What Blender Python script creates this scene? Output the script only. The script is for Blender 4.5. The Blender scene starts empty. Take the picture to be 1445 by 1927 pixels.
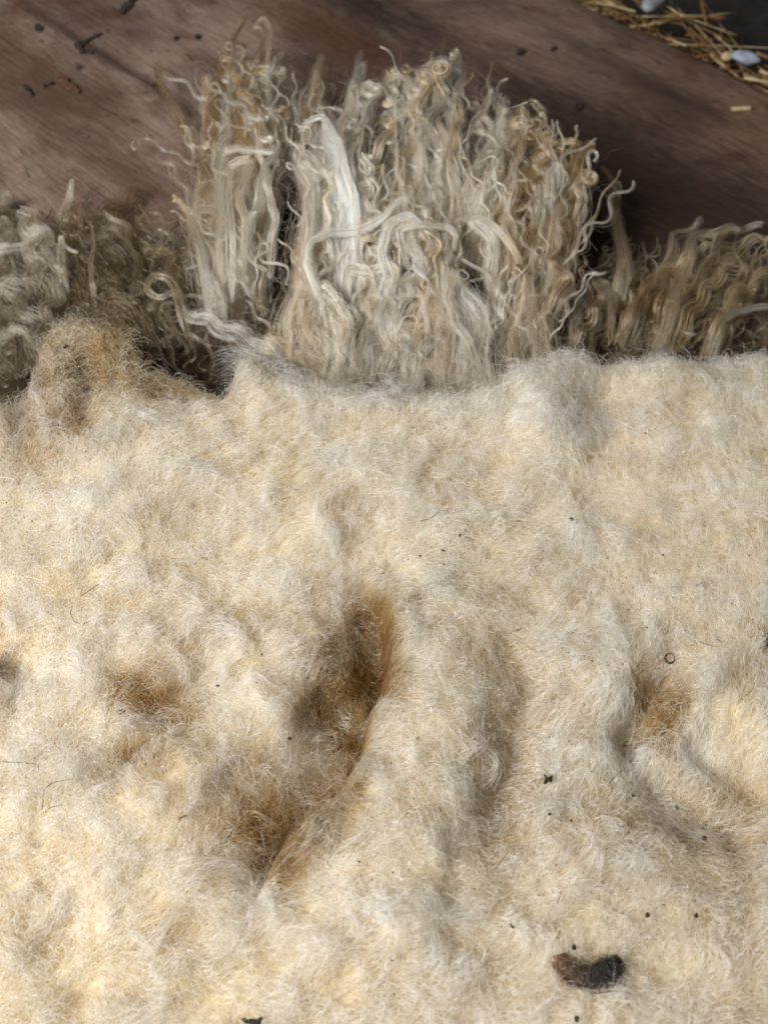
import bpy, math, random
import numpy as np
from mathutils import Vector

# ------------------------------------------------------------------ camera
D_AIM, PITCH, VFOV, Z_AIM = 0.57, math.radians(55), math.radians(50), 0.05
CAM = np.array([0.0, -D_AIM * math.cos(PITCH), Z_AIM + D_AIM * math.sin(PITCH)])
scene = bpy.context.scene
cd = bpy.data.cameras.new('camera')
cam = bpy.data.objects.new('camera', cd)
scene.collection.objects.link(cam)
cam.location = CAM
cam.rotation_euler = (math.pi / 2 - PITCH, 0, 0)
cd.sensor_fit = 'VERTICAL'
cd.sensor_height = 24.0
cd.lens = 12.0 / math.tan(VFOV / 2)
cd.clip_start, cd.clip_end = 0.01, 100
cd.dof.use_dof = True
cd.dof.focus_distance = 0.535
cd.dof.aperture_fstop = 6.0
scene.camera = cam

# ------------------------------------------------------------------ light
world = bpy.data.worlds.new('World')
scene.world = world
world.use_nodes = True
wn = world.node_tree
bg = wn.nodes['Background']
bg.inputs[0].default_value = (1.0, 0.985, 0.96, 1)
bg.inputs[1].default_value = 0.07

def area(name, loc, target, sx, sy, power, color):
    l = bpy.data.lights.new(name, 'AREA')
    l.shape = 'RECTANGLE'
    l.size, l.size_y, l.energy, l.color = sx, sy, power, color
    o = bpy.data.objects.new(name, l)
    scene.collection.objects.link(o)
    o.location = loc
    o.rotation_euler = (Vector(target) - Vector(loc)).to_track_quat('-Z', 'Y').to_euler()
    return o
# daylight coming in through the open barn door, to the left of whoever stands at the fleece
area('barn_door_light', (-0.90, -0.55, 1.10), (0, 0.02, 0.05), 0.80, 0.75, 42, (1.0, 0.995, 0.985))

scene.view_settings.view_transform = 'Standard'
scene.view_settings.look = 'None'
scene.view_settings.exposure = 0.0
scene.view_settings.gamma = 1.0
scene.render.engine = 'CYCLES'
cy = scene.cycles
cy.max_bounces = 14
cy.diffuse_bounces = 6
cy.glossy_bounces = 4
cy.transmission_bounces = 8
cy.use_adaptive_sampling = True
cy.adaptive_threshold = 0.01
cy.use_denoising = True
cy.denoiser = 'OPENIMAGEDENOISE'
cy.denoising_prefilter = 'ACCURATE'
scene.cycles_curves.shape = 'RIBBONS'
scene.cycles_curves.subdivisions = 2

# ------------------------------------------------------------------ helpers
random.seed(7)
RNG = np.random.default_rng(11)
TV = math.tan(VFOV / 2)
TH = TV * 1445 / 1927
FWD = np.array([0, math.cos(PITCH), -math.sin(PITCH)])
UP = np.array([0, math.sin(PITCH), math.cos(PITCH)])
RIGHT = np.array([1.0, 0, 0])

def rays(px, py):
    px = np.asarray(px, float); py = np.asarray(py, float)
    u = (2 * px / 1445 - 1) * TH
    v = (1 - 2 * py / 1927) * TV
    return FWD + u[..., None] * RIGHT + v[..., None] * UP

def on_plane(px, py, z):
    d = rays(px, py)
    t = (z - CAM[2]) / d[..., 2]
    return CAM + d * t[..., None]

def on_surface(px, py, H, off=0.0, it=14):
    """where the line of sight of a photograph point meets the height surface H"""
    d = rays(px, py)
    z = np.full(np.shape(px), 0.04)
    for _ in range(it):
        t = (z - CAM[2]) / d[..., 2]
        p = CAM + d * t[..., None]
        z = 0.5 * z + 0.5 * (H(p[..., 0], p[..., 1]) + off)
    t = (z - CAM[2]) / d[..., 2]
    return CAM + d * t[..., None]

_tabs = {}
def perlin(x, y, seed=0):
    if seed not in _tabs:
        r = np.random.default_rng(1000 + seed)
        a = r.uniform(0, 2 * np.pi, (256, 256))
        _tabs[seed] = (np.cos(a), np.sin(a))
    gx, gy = _tabs[seed]
    xi, yi = np.floor(x).astype(int), np.floor(y).astype(int)
    xf, yf = x - xi, y - yi
    u = xf * xf * xf * (xf * (xf * 6 - 15) + 10)
    v = yf * yf * yf * (yf * (yf * 6 - 15) + 10)
    def g(i, j):
        a, b = (xi + i) & 255, (yi + j) & 255
        return gx[a, b] * (xf - i) + gy[a, b] * (yf - j)
    n0 = g(0, 0) * (1 - u) + g(1, 0) * u
    n1 = g(0, 1) * (1 - u) + g(1, 1) * u
    return (n0 * (1 - v) + n1 * v) * 1.5

def fbm(x, y, seed=0, o=3):
    s, a = 0, 1.0
    for k in range(o):
        s = s + a * perlin(x * 2 ** k, y * 2 ** k, seed + k)
        a *= 0.5
    return s

def sstep(a, b, x):
    t = np.clip((x - a) / (b - a), 0, 1)
    return t * t * (3 - 2 * t)

def seg_dist(x, y, pts):
    """distance to a world polyline, parameter along it (0..1) and signed side"""
    best = np.full(x.shape, 1e9); par = np.zeros(x.shape); side = np.zeros(x.shape)
    n = len(pts) - 1
    for k in range(n):
        ax, ay = pts[k]; bx, by = pts[k + 1]
        dx, dy = bx - ax, by - ay
        L2 = dx * dx + dy * dy
        t = np.clip(((x - ax) * dx + (y - ay) * dy) / L2, 0, 1)
        qx, qy = x - ax - t * dx, y - ay - t * dy
        d = np.sqrt(qx * qx + qy * qy)
        m = d < best
        best = np.where(m, d, best)
        par = np.where(m, (k + t) / n, par)
        side = np.where(m, np.sign(dx * qy - dy * qx), side)
    return best, par, side

def W(pts, z=0.05):
    p = np.array(pts, float)
    return on_plane(p[:, 0], p[:, 1], z)[:, :2]

def tag(o, label=None, cat=None, group=None, kind=None):
    if label: o['label'] = label
    if cat: o['category'] = cat
    if group: o['group'] = group
    if kind: o['kind'] = kind
    return o

def link(o, parent=None):
    scene.collection.objects.link(o)
    if parent is not None: o.parent = parent
    return o

def mesh_obj(name, verts, faces, mat, parent=None, smooth=True):
    me = bpy.data.meshes.new(name)
    me.from_pydata([tuple(v) for v in verts], [], [tuple(f) for f in faces])
    me.validate(); me.update()
    if smooth: me.polygons.foreach_set('use_smooth', [True] * len(me.polygons))
    if mat: me.materials.append(mat)
    return link(bpy.data.objects.new(name, me), parent)

def grid_faces(nx, ny):
    i = np.arange(ny - 1)[:, None] * nx + np.arange(nx - 1)[None, :]
    return np.stack([i, i + 1, i + nx + 1, i + nx], -1).reshape(-1, 4)

def curves_obj(name, P, rad, mat, parent=None, tint=None):
    """P (n, k, 3) fibre points, rad (n, k) or scalar, tint (n, k, 3)"""
    n, k, _ = P.shape
    hc = bpy.data.hair_curves.new(name)
    hc.add_curves([k] * n)
    hc.attributes['position'].data.foreach_set('vector', np.ascontiguousarray(P, np.float32).ravel())
    ra = hc.attributes.get('radius') or hc.attributes.new('radius', 'FLOAT', 'POINT')
    ra.data.foreach_set('value', np.broadcast_to(np.asarray(rad, np.float32), (n, k)).ravel())
    if tint is not None:
        c = np.ones((n, k, 4), np.float32); c[..., :3] = tint
        hc.attributes.new('tint', 'FLOAT_COLOR', 'POINT').data.foreach_set('color', c.ravel())
    hc.materials.append(mat)
    return link(bpy.data.objects.new(name, hc), parent)

def frames(G):
    """tangent, side and up of a path G (k, 3)"""
    T = np.gradient(G, axis=0)
    T /= np.linalg.norm(T, axis=1, keepdims=True) + 1e-12
    ref = np.array([0.0, -0.55, 0.83])
    B = np.cross(T, ref); B /= np.linalg.norm(B, axis=1, keepdims=True) + 1e-9
    N = np.cross(B, T)
    return T, B, N

def tube(G, R, sides=6, squash=1.0, cap=True):
    T, B, N = frames(G)
    k = len(G)
    R = np.broadcast_to(np.asarray(R, float), (k,))
    a = np.arange(sides) * 2 * np.pi / sides
    V = G[:, None, :] + R[:, None, None] * (np.cos(a)[None, :, None] * B[:, None, :] + squash * np.sin(a)[None, :, None] * N[:, None, :])
    F = []
    for i in range(k - 1):
        for j in range(sides):
            j2 = (j + 1) % sides
            F.append((i * sides + j, i * sides + j2, (i + 1) * sides + j2, (i + 1) * sides + j))
    if cap:
        F.append(tuple(range(sides))[::-1]); F.append(tuple((k - 1) * sides + j for j in range(sides)))
    return V.reshape(-1, 3), F

def resample(P, n):
    P = np.asarray(P, float)
    s = np.r_[0, np.cumsum(np.linalg.norm(np.diff(P, axis=0), axis=1))]
    # smooth (Catmull-Rom like) by interpolating then low-pass filtering
    q = np.linspace(0, s[-1], max(n, 4 * len(P)))
    Q = np.stack([np.interp(q, s, P[:, c]) for c in range(P.shape[1])], -1)
    w = max(1, len(q) // (3 * len(P)))
    if w > 1:
        pad = np.vstack([np.repeat(Q[:1], w, 0), Q, np.repeat(Q[-1:], w, 0)])
        ker = np.ones(2 * w + 1) / (2 * w + 1)
        Q = np.stack([np.convolve(pad[:, c], ker, 'valid') for c in range(P.shape[1])], -1)
    i = np.linspace(0, len(Q) - 1, n)
    return np.stack([np.interp(i, np.arange(len(Q)), Q[:, c]) for c in range(P.shape[1])], -1)

# ------------------------------------------------------------------ materials
class NT:
    def __init__(s, name):
        s.m = bpy.data.materials.new(name); s.m.use_nodes = True
        s.t = s.m.node_tree; s.t.nodes.clear()
        s.out = s.n('ShaderNodeOutputMaterial')
    def n(s, kind, **kw):
        o = s.t.nodes.new(kind)
        for k, v in kw.items(): setattr(o, k, v)
        return o
    def l(s, a, b): s.t.links.new(a, b)

def ramp(nt, fac, stops):
    r = nt.n('ShaderNodeValToRGB')
    e = r.color_ramp.elements
    while len(e) < len(stops): e.new(0.5)
    for el, (p, c) in zip(e, stops): el.position = p; el.color = (*c, 1)
    nt.l(fac, r.inputs[0])
    return r.outputs[0]

def fibre_mat(name, rough=0.38, radial=0.7, soft=0.5):
    """a wool fibre: part clear and glossy like a hair, part matt and scaly"""
    t = NT(name)
    a = t.n('ShaderNodeAttribute', attribute_name='tint')
    h = t.n('ShaderNodeBsdfHairPrincipled')
    h.inputs['Roughness'].default_value = rough; h.inputs['Radial Roughness'].default_value = radial
    h.inputs['Random Roughness'].default_value = 0.25
    d = t.n('ShaderNodeBsdfDiffuse')
    m = t.n('ShaderNodeMixShader'); m.inputs[0].default_value = soft
    t.l(a.outputs['Color'], h.inputs['Color']); t.l(a.outputs['Color'], d.inputs[0])
    t.l(h.outputs[0], m.inputs[1]); t.l(d.outputs[0], m.inputs[2])
    t.l(m.outputs[0], t.out.inputs[0])
    return t.m

M_FIB = fibre_mat('wool_fibre', 0.26, 0.6, 0.32)
M_GLINT = fibre_mat('glossy_wool_fibre', 0.16, 0.35, 0.0)
M_LOCK = fibre_mat('lock_fibre', 0.22, 0.45, 0.22)
M_DARKFIB = fibre_mat('dark_fibre', 0.45, 0.7, 0.5)

def matte(name, color, rough=0.8, var=0.25, scale=300, bump=0.0, spec=0.3):
    t = NT(name)
    b = t.n('ShaderNodeBsdfPrincipled'); b.inputs['Roughness'].default_value = rough
    b.inputs['Specular IOR Level'].default_value = spec
    co = t.n('ShaderNodeTexCoord')
    nz = t.n('ShaderNodeTexNoise'); nz.inputs['Scale'].default_value = scale; nz.inputs['Detail'].default_value = 4
    t.l(co.outputs['Object'], nz.inputs['Vector'])
    c = np.array(color)
    col = ramp(t, nz.outputs[0], [(0.3, tuple(c * (1 - var))), (0.7, tuple(np.minimum(c * (1 + var), 1)))])
    t.l(col, b.inputs['Base Color'])
    if bump:
        bp = t.n('ShaderNodeBump'); bp.inputs['Strength'].default_value = bump; bp.inputs['Distance'].default_value = 0.001
        t.l(nz.outputs[0], bp.inputs['Height']); t.l(bp.outputs[0], b.inputs['Normal'])
    t.l(b.outputs[0], t.out.inputs[0])
    return t.m

# the felted wool under the fibres: vertex tint, slightly let-through
def felt_mat(name, attr='tint'):
    t = NT(name)
    a = t.n('ShaderNodeAttribute', attribute_name=attr)
    co = t.n('ShaderNodeTexCoord')
    nz = t.n('ShaderNodeTexNoise'); nz.inputs['Scale'].default_value = 900; nz.inputs['Detail'].default_value = 5
    t.l(co.outputs['Object'], nz.inputs['Vector'])
    mx = t.n('ShaderNodeMix', data_type='RGBA', blend_type='MULTIPLY'); mx.inputs[0].default_value = 1
    t.l(a.outputs['Color'], mx.inputs[6])
    t.l(ramp(t, nz.outputs[0], [(0.3, (0.8, 0.78, 0.74)), (0.7, (1, 1, 1))]), mx.inputs[7])
    d = t.n('ShaderNodeBsdfDiffuse')
    t.l(mx.outputs[2], d.inputs[0])
    bp = t.n('ShaderNodeBump'); bp.inputs['Strength'].default_value = 0.5; bp.inputs['Distance'].default_value = 0.001
    t.l(nz.outputs[0], bp.inputs['Height']); t.l(bp.outputs[0], d.inputs['Normal'])
    t.l(d.outputs[0], t.out.inputs[0])
    return t.m
M_FELT = felt_mat('felted_wool')

def set_tint(o, col):
    c = np.ones((len(col), 4), np.float32); c[:, :3] = col
    o.data.attributes.new('tint', 'FLOAT_COLOR', 'POINT').data.foreach_set('color', c.ravel())

# ------------------------------------------------------------------ board and ground
e0 = on_plane(1060, -14, 0.0); e1 = on_plane(1460, 178, 0.0)
edir = (e1 - e0)[:2]; edir /= np.linalg.norm(edir)
enrm = np.array([-edir[1], edir[0]])           # away from the board
if enrm[1] < 0: enrm = -enrm
EANG = math.atan2(edir[1], edir[0])

def board_material():
    t = NT('weathered_plywood')
    b = t.n('ShaderNodeBsdfPrincipled')
    co = t.n('ShaderNodeTexCoord')
    def nz(scale_xyz, sc, detail=6, dist=0.0):
        mp = t.n('ShaderNodeMapping'); mp.inputs['Scale'].default_value = scale_xyz
        t.l(co.outputs['Object'], mp.inputs['Vector'])
        n = t.n('ShaderNodeTexNoise'); n.inputs['Scale'].default_value = sc; n.inputs['Detail'].default_value = detail
        n.inputs['Distortion'].default_value = dist; n.inputs['Roughness'].default_value = 0.6
        t.l(mp.outputs[0], n.inputs['Vector'])
        return n.outputs[0]
    def mix(fac, a, bb, mode='MIX'):
        m = t.n('ShaderNodeMix', data_type='RGBA', blend_type=mode)
        if isinstance(fac, float): m.inputs[0].default_value = fac
        else: t.l(fac, m.inputs[0])
        for s, v in ((6, a), (7, bb)):
            if isinstance(v, tuple): m.inputs[s].default_value = (*v, 1)
            else: t.l(v, m.inputs[s])
        return m.outputs[2]
    big = nz((1, 1.6, 1), 7, 4, 0.6)
    base = ramp(t, big, [(0.32, (0.070, 0.044, 0.032)), (0.46, (0.150, 0.112, 0.092)), (0.62, (0.270, 0.225, 0.200))])
    grain = nz((1, 9, 1), 40, 9, 0.5)
    base = mix(0.45, base, ramp(t, grain, [(0.34, (0.42, 0.36, 0.32)), (0.60, (1.15, 1.12, 1.08))]), 'MULTIPLY')
    fine = nz((1, 22, 1), 120, 5)
    base = mix(0.5, base, ramp(t, fine, [(0.36, (0.60, 0.57, 0.54)), (0.62, (1.2, 1.2, 1.2))]), 'MULTIPLY')
    scuff = nz((9, 1, 1), 60, 4, 0.4)
    base = mix(0.30, base, ramp(t, scuff, [(0.40, (0.72, 0.70, 0.68)), (0.60, (1.18, 1.17, 1.15))]), 'MULTIPLY')
    crack = nz((1, 30, 1), 9, 5, 0.5)
    base = mix(ramp(t, crack, [(0.655, (0, 0, 0)), (0.69, (0.8, 0.8, 0.8))]), base, (0.045, 0.028, 0.018))
    red = nz((1, 2.2, 1), 11, 3, 1.0)
    base = mix(ramp(t, red, [(0.56, (0, 0, 0)), (0.72, (0.75, 0.75, 0.75))]), base, (0.085, 0.040, 0.020))
    dirt = nz((1, 3, 1), 45, 6, 0.8)
    base = mix(ramp(t, dirt, [(0.60, (0, 0, 0)), (0.70, (0.85, 0.85, 0.85))]), base, (0.022, 0.017, 0.013))
    def spot(px, py, rx, ry, col, amt):
        nonlocal base
        p = on_plane(np.array(float(px)), np.array(float(py)), 0.0) - e0
        lx, ly = p[0] * edir[0] + p[1] * edir[1], p[0] * enrm[0] + p[1] * enrm[1]
        mp = t.n('ShaderNodeMapping'); mp.inputs['Location'].default_value = (-lx / rx, -ly / ry, 0); mp.inputs['Scale'].default_value = (1 / rx, 1 / ry, 0)
        t.l(co.outputs['Object'], mp.inputs['Vector'])
        ln = t.n('ShaderNodeVectorMath', operation='LENGTH'); t.l(mp.outputs[0], ln.inputs[0])
        ma = t.n('ShaderNodeMath', operation='MULTIPLY_ADD'); t.l(dirt, ma.inputs[0]); ma.inputs[1].default_value = 1.6; t.l(ln.outputs['Value'], ma.inputs[2])
        dv = t.n('ShaderNodeMath', operation='DIVIDE'); t.l(ma.outputs[0], dv.inputs[0]); dv.inputs[1].default_value = 1.8; ma = dv
        base = mix(ramp(t, ma.outputs[0], [(0.55, (amt,) * 3), (1.0, (0, 0, 0))]), base, col)
    def spots():
        spot(690, 14, .10, .035, (0.020, 0.013, 0.010), .85)
        spot(600, 55, .16, .040, (0.080, 0.040, 0.022), .75)
        spot(20, 115, .14, .050, (0.075, 0.045, 0.028), .75)
        spot(190, 100, .20, .008, (0.040, 0.025, 0.017), .85)
        spot(130, 250, .30, .020, (0.080, 0.055, 0.040), .6)
        spot(1180, 340, .30, .090, (0.045, 0.028, 0.020), .7)  # shade right of the heap, painted on as a dark patch
        spot(1130, 110, .10, .020, (0.060, 0.040, 0.030), .6)
        spot(1380, 420, .25, .080, (0.035, 0.023, 0.017), .7)  # painted shade as well, behind the right-hand locks
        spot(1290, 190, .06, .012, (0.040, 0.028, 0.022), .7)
    spots()
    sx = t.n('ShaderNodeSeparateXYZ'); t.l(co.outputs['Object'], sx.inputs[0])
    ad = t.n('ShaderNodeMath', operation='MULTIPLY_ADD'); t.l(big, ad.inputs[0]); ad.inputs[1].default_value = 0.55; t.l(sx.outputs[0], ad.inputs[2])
    base = mix(ramp(t, ad.outputs[0], [(0.05, (0, 0, 0)), (0.62, (1, 1, 1))]), base, mix(1.0, base, (0.54, 0.43, 0.35), 'MULTIPLY'))  # colour darkens to the right: heap shadow and light falloff painted in
    base = mix(1.0, base, (1.06, 0.98, 0.90), 'MULTIPLY')
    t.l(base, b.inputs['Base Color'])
    rg = t.n('ShaderNodeMapRange'); t.l(grain, rg.inputs[0])
    rg.inputs[3].default_value = 0.45; rg.inputs[4].default_value = 0.72
    t.l(rg.outputs[0], b.inputs['Roughness'])
    b.inputs['Specular IOR Level'].default_value = 0.35
    bp = t.n('ShaderNodeBump'); bp.inputs['Strength'].default_value = 0.35; bp.inputs['Distance'].default_value = 0.0012
    t.l(fine, bp.inputs['Height'])
    bp2 = t.n('ShaderNodeBump'); bp2.inputs['Strength'].default_value = 0.4; bp2.inputs['Distance'].default_value = 0.003
    t.l(grain, bp2.inputs['Height']); t.l(bp.outputs[0], bp2.inputs['Normal'])
    t.l(bp2.outputs[0], b.inputs['Normal'])
    t.l(b.outputs[0], t.out.inputs[0])
    return t.m
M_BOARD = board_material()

BT = 0.018
def build_board():
    # local frame: x along the far edge, y outwards; a worn, slightly uneven far edge
    nx, ny = 160, 26
    L0, L1 = -1.6, 0.9
    xs = np.linspace(L0, L1, nx)
    ragged = 0.004 * fbm(xs * 9, xs * 0 + 3.3, 41, 4)
    V = []; prof = [(-1.9, 0.0)] + [(y, 0.0) for y in np.linspace(-1.2, -0.006, 12)] + [(-0.002, -0.0012), (0.0, -0.004), (0.0, -0.012), (-0.002, -BT), (-0.3, -BT), (-1.9, -BT)]
    for y, z in prof:
        wob = ragged if y > -0.01 else ragged * 0
        V.append(np.stack([xs, y + wob, np.full(nx, z)], -1))
    ny = len(prof)
    V = np.array(V).reshape(-1, 3)
    F = grid_faces(nx, ny)[:, ::-1]
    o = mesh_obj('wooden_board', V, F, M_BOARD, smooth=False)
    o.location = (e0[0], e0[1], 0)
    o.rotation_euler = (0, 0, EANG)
    tag(o, 'grey brown weathered wooden board with scratched grain under the fleece', 'board')
    return o
board = build_board()

def build_ground():
    n = 90
    a = np.sinh(np.linspace(-4.2, 4.2, n)) / np.sinh(4.2) * 30
    X, Y = np.meshgrid(a, a + 0.7)
    Z = -0.05 + 0.010 * fbm(X * 14, Y * 14, 51, 3) * np.exp(-(X**2 + (Y - .7)**2) / 4)
    V = np.stack([X, Y, Z], -1).reshape(-1, 3)
    o = mesh_obj('ground', V, grid_faces(n, n), matte('dark_earth', (0.018, 0.016, 0.014), 0.9, 0.5, 60, 0.6))
    tag(o, kind='structure')
build_ground()

# ------------------------------------------------------------------ shape of the fleece
EDGE_PX = [(-400, 745), (0, 740), (28, 722), (52, 690), (70, 645), (88, 605), (120, 582), (165, 585), (225, 612), (262, 645), (330, 672), (405, 712), (428, 690), (447, 670),
           (472, 660), (505, 672), (560, 692), (640, 708), (740, 716), (850, 716), (930, 700), (985, 678), (1050, 652), (1085, 642), (1130, 652), (1200, 656),
           (1290, 650), (1345, 652), (1445, 640), (1850, 640)]
_e = W(EDGE_PX, 0.055)
_ord = np.argsort(_e[:, 0])
_ex = np.linspace(-0.40, 0.40, 1601)
_ey = np.interp(_ex, _e[_ord, 0], _e[_ord, 1])
_k = np.hanning(17); _k /= _k.sum()
_ey = np.convolve(np.pad(_ey, 8, mode='edge'), _k, 'valid')
_em = np.sqrt(1 + np.gradient(_ey, _ex) ** 2)
_em = np.convolve(np.pad(_em, 8, mode='edge'), _k, 'valid')
def edge_y(x):
    return np.interp(x, _ex, _ey)
def edge_s(x, y):
    """distance inside the fold's outline"""
    return (np.interp(x, _ex, _ey) - y) / np.interp(x, _ex, _em)

CREASES = [  # photograph points, half width (m), depth (m), steep side (+1 / -1 / 0)
    ([(690, 1120), (722, 1160), (728, 1260), (700, 1340), (668, 1420), (630, 1490), (560, 1560), (515, 1640), (480, 1700)], 0.016, 0.021, 1),
    ([(640, 1170), (690, 1200), (690, 1300)], 0.018, 0.012, 0),
    ([(560, 1330), (600, 1350), (640, 1370)], 0.012, 0.010, 0),
    ([(430, 1190), (370, 1260), (330, 1320), (250, 1360)], 0.008, 0.007, 0),
    ([(345, 1370), (300, 1400), (240, 1450), (190, 1490)], 0.009, 0.011, 1),
    ([(1265, 1235), (1230, 1300), (1195, 1370), (1180, 1420)], 0.010, 0.015, 0),
    ([(1270, 1375), (1340, 1420), (1400, 1455), (1480, 1500)], 0.013, 0.024, 0),
    ([(1195, 1440), (1260, 1490), (1330, 1535), (1480, 1590)], 0.014, 0.020, 0),
    ([(955, 1240), (985, 1310), (960, 1400), (930, 1470), (925, 1560), (900, 1640)], 0.012, 0.009, 0),
    ([(1125, 690), (1132, 780), (1118, 880), (1085, 990)], 0.020, 0.008, 0),
    ([(840, 1560), (850, 1660), (835, 1730)], 0.007, 0.007, 0),
    ([(380, 740), (330, 720), (280, 705), (230, 700)], 0.016, 0.010, 0),
    ([(150, 625), (160, 720), (168, 800)], 0.009, 0.010, 0),
    ([(-10, 1245), (15, 1260), (20, 1310)], 0.010, 0.012, 0),
    ([(80, 1740), (130, 1770), (150, 1800)], 0.014, 0.007, 0),
]
BUMPS = [  # photograph point, radius x, radius y (m), height (m)
    (520, 1340, 0.018, 0.016, 0.008), (350, 1480, 0.03, 0.03, 0.008), (840, 1250, 0.026, 0.05, 0.010), (790, 1480, 0.026, 0.05, 0.008), (740, 1160, 0.012, 0.014, 0.008),
    (1300, 1440, 0.022, 0.012, 0.006), (1340, 1310, 0.03, 0.02, 0.008), (1030, 760, 0.03, 0.05, 0.010), (100, 660, 0.016, 0.026, 0.005), (215, 650, 0.014, 0.012, 0.006),
    (470, 688, 0.009, 0.010, 0.010), (1240, 720, 0.025, 0.03, 0.006), (1050, 1230, 0.03, 0.04, 0.006), (200, 950, 0.05, 0.04, 0.006), (640, 900, 0.05, 0.05, 0.004),
    (90, 1130, 0.04, 0.03, 0.004), (260, 1600, 0.05, 0.03, 0.005), (700, 1720, 0.05, 0.03, 0.004), (640, 1620, 0.02, 0.02, 0.004), (810, 1640, 0.03, 0.04, 0.005),
]
CREASES = [(W(p, 0.05), w, d, s) for p, w, d, s in CREASES]
BUMPS = [(*W([(a, b)], 0.05)[0], rx, ry, h) for a, b, rx, ry, h in BUMPS]
X0, X1, Y0 = -0.29, 0.29, -0.31

def body_raw(x, y):
    z = np.full(x.shape, 0.050)
    wx = x + 0.006 * perlin(x * 40, y * 40, 3); wy = y + 0.006 * perlin(x * 40, y * 40, 4)
    z = z + 0.0028 * fbm(wx * 16, wy * 16, 5, 2)
    z = z + 0.0012 * fbm(wx * 42, wy * 42, 9, 2)
    z = z + 0.0004 * (1 - 2.2 * np.abs(perlin(wx * 85, wy * 85, 12)))
    for bx, by, rx, ry, h in BUMPS:
        z = z + h * np.exp(-((wx - bx) / rx) ** 2 - ((wy - by) / ry) ** 2)
    for pts, w, d, s in CREASES:
        dist, par, side = seg_dist(wx, wy, pts)
        ww = w * np.where(s == 0, 1, np.where(side * s > 0, 0.13, 1.0))
        fall = np.exp(-(dist / ww) ** 1.5)
        z = z - d * fall * np.sqrt(np.clip(np.sin(np.pi * np.clip(par, 0.03, 0.97)) * 1.4, 0, 1))
        if s != 0:                                                             # the overhanging lip beside it
            z = z + 0.45 * d * np.where(side * s > 0, np.exp(-((dist - w * 0.75) / (w * 0.8)) ** 2), 0) * np.sin(np.pi * par) * (1 - par)
    return z

# bake to a grid for quick lookups
GN = 700
gx = np.linspace(X0 - 0.02, X1 + 0.02, GN); gy = np.linspace(Y0 - 0.02, 0.22, GN)
GXX, GYY = np.meshgrid(gx, gy)
GZ = body_raw(GXX, GYY)
def lip(s):
    return np.clip(1 - (1 - np.clip(s / 0.016, 0, 1)) ** 2.6, 0, 1) ** 0.6
def bodyH(x, y):
    fx = np.clip((x - gx[0]) / (gx[1] - gx[0]), 0, GN - 1.001); fy = np.clip((y - gy[0]) / (gy[1] - gy[0]), 0, GN - 1.001)
    i, j = fx.astype(int), fy.astype(int); u, v = fx - i, fy - j
    z = GZ[j, i] * (1 - u) * (1 - v) + GZ[j, i + 1] * u * (1 - v) + GZ[j + 1, i] * (1 - u) * v + GZ[j + 1, i + 1] * u * v
    s = edge_s(x, y)
    side = np.minimum(np.minimum(x - X0, X1 - x), y - Y0)
    return 0.004 + (z - 0.004) * lip(s) * lip(side * 0.6)

# stains (yolk and dung dye in the wool, plus fold shade painted in)
STAINS_SHADE = [(695, 1195, .016, .022, 1.3), (680, 1270, .018, .018, 1.1), (665, 1390, .012, .026, 1.0), (640, 1235, .018, .020, .7), (615, 1330, .020, .010, .7), (610, 1510, .014, .012, .6), (545, 1590, .014, .014, .9), (510, 1650, .006, .014, .6), (480, 1560, .016, .014, .4), (275, 1300, .020, .010, .8), (240, 1318, .009, .008, .8),
          (310, 1345, .016, .007, 1.0), (250, 1440, .017, .008, .9), (240, 1405, .007, .005, .6),
          (110, 592, .026, .008, 1.3), (165, 700, .010, .034, 1.3), (225, 650, .026, .016, .9), (300, 700, .03, .012, .6), (70, 680, .012, .03, .8), (380, 725, .024, .010, .6), (480, 690, .012, .008, .35),
          (1235, 1320, .010, .024, 1.1), (1270, 1350, .009, .010, .5), (960, 1330, .012, .03, .5), (930, 1530, .010, .028, .7), (1380, 1470, .03, .008, .35), (1330, 1550, .04, .010, .35), (1150, 740, .016, .04, .3), (1390, 1600, .05, .04, .25), (60, 850, .04, .02, .4), (20, 790, .03, .012, .6),  # lower right bands and the ridge's right flank: shade laid on as tint
          (500, 1480, .03, .02, .25), (470, 1540, .03, .02, .3), (690, 1120, .012, .010, .4), (430, 1180, .02, .008, .25), (380, 960, .012, .010, .3), (640, 960, .014, .008, .3), (0, 1260, .006, .007, .7)]
STAINS_SHADE = [(*W([(a, b)], 0.05)[0], rx, ry, s * 1.15) for a, b, rx, ry, s in STAINS_SHADE]
WISPS = [(468, 682, .007, .006, .9), (520, 1335, .012, .012, .7), (430, 1290, .012, .014, .5), (1010, 790, .012, .012, .5), (790, 1200, .016, .03, .5), (715, 1145, .006, .008, .6), (690, 1350, .008, .008, .6), (740, 1480, .015, .02, .3), (650, 1640, .008, .009, .5),
         (630, 1080, .01, .012, .4), (560, 1000, .012, .012, .4), (1180, 750, .012, .012, .5), (1330, 1430, .016, .012, .5), (1210, 1430, .01, .008, .5), (250, 900, .02, .02, .3), (150, 1000, .03, .03, .3), (1080, 1180, .012, .012, .4)]
WISPS = [(*W([(a, b)], 0.05)[0], rx, ry, s) for a, b, rx, ry, s in WISPS]
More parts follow.
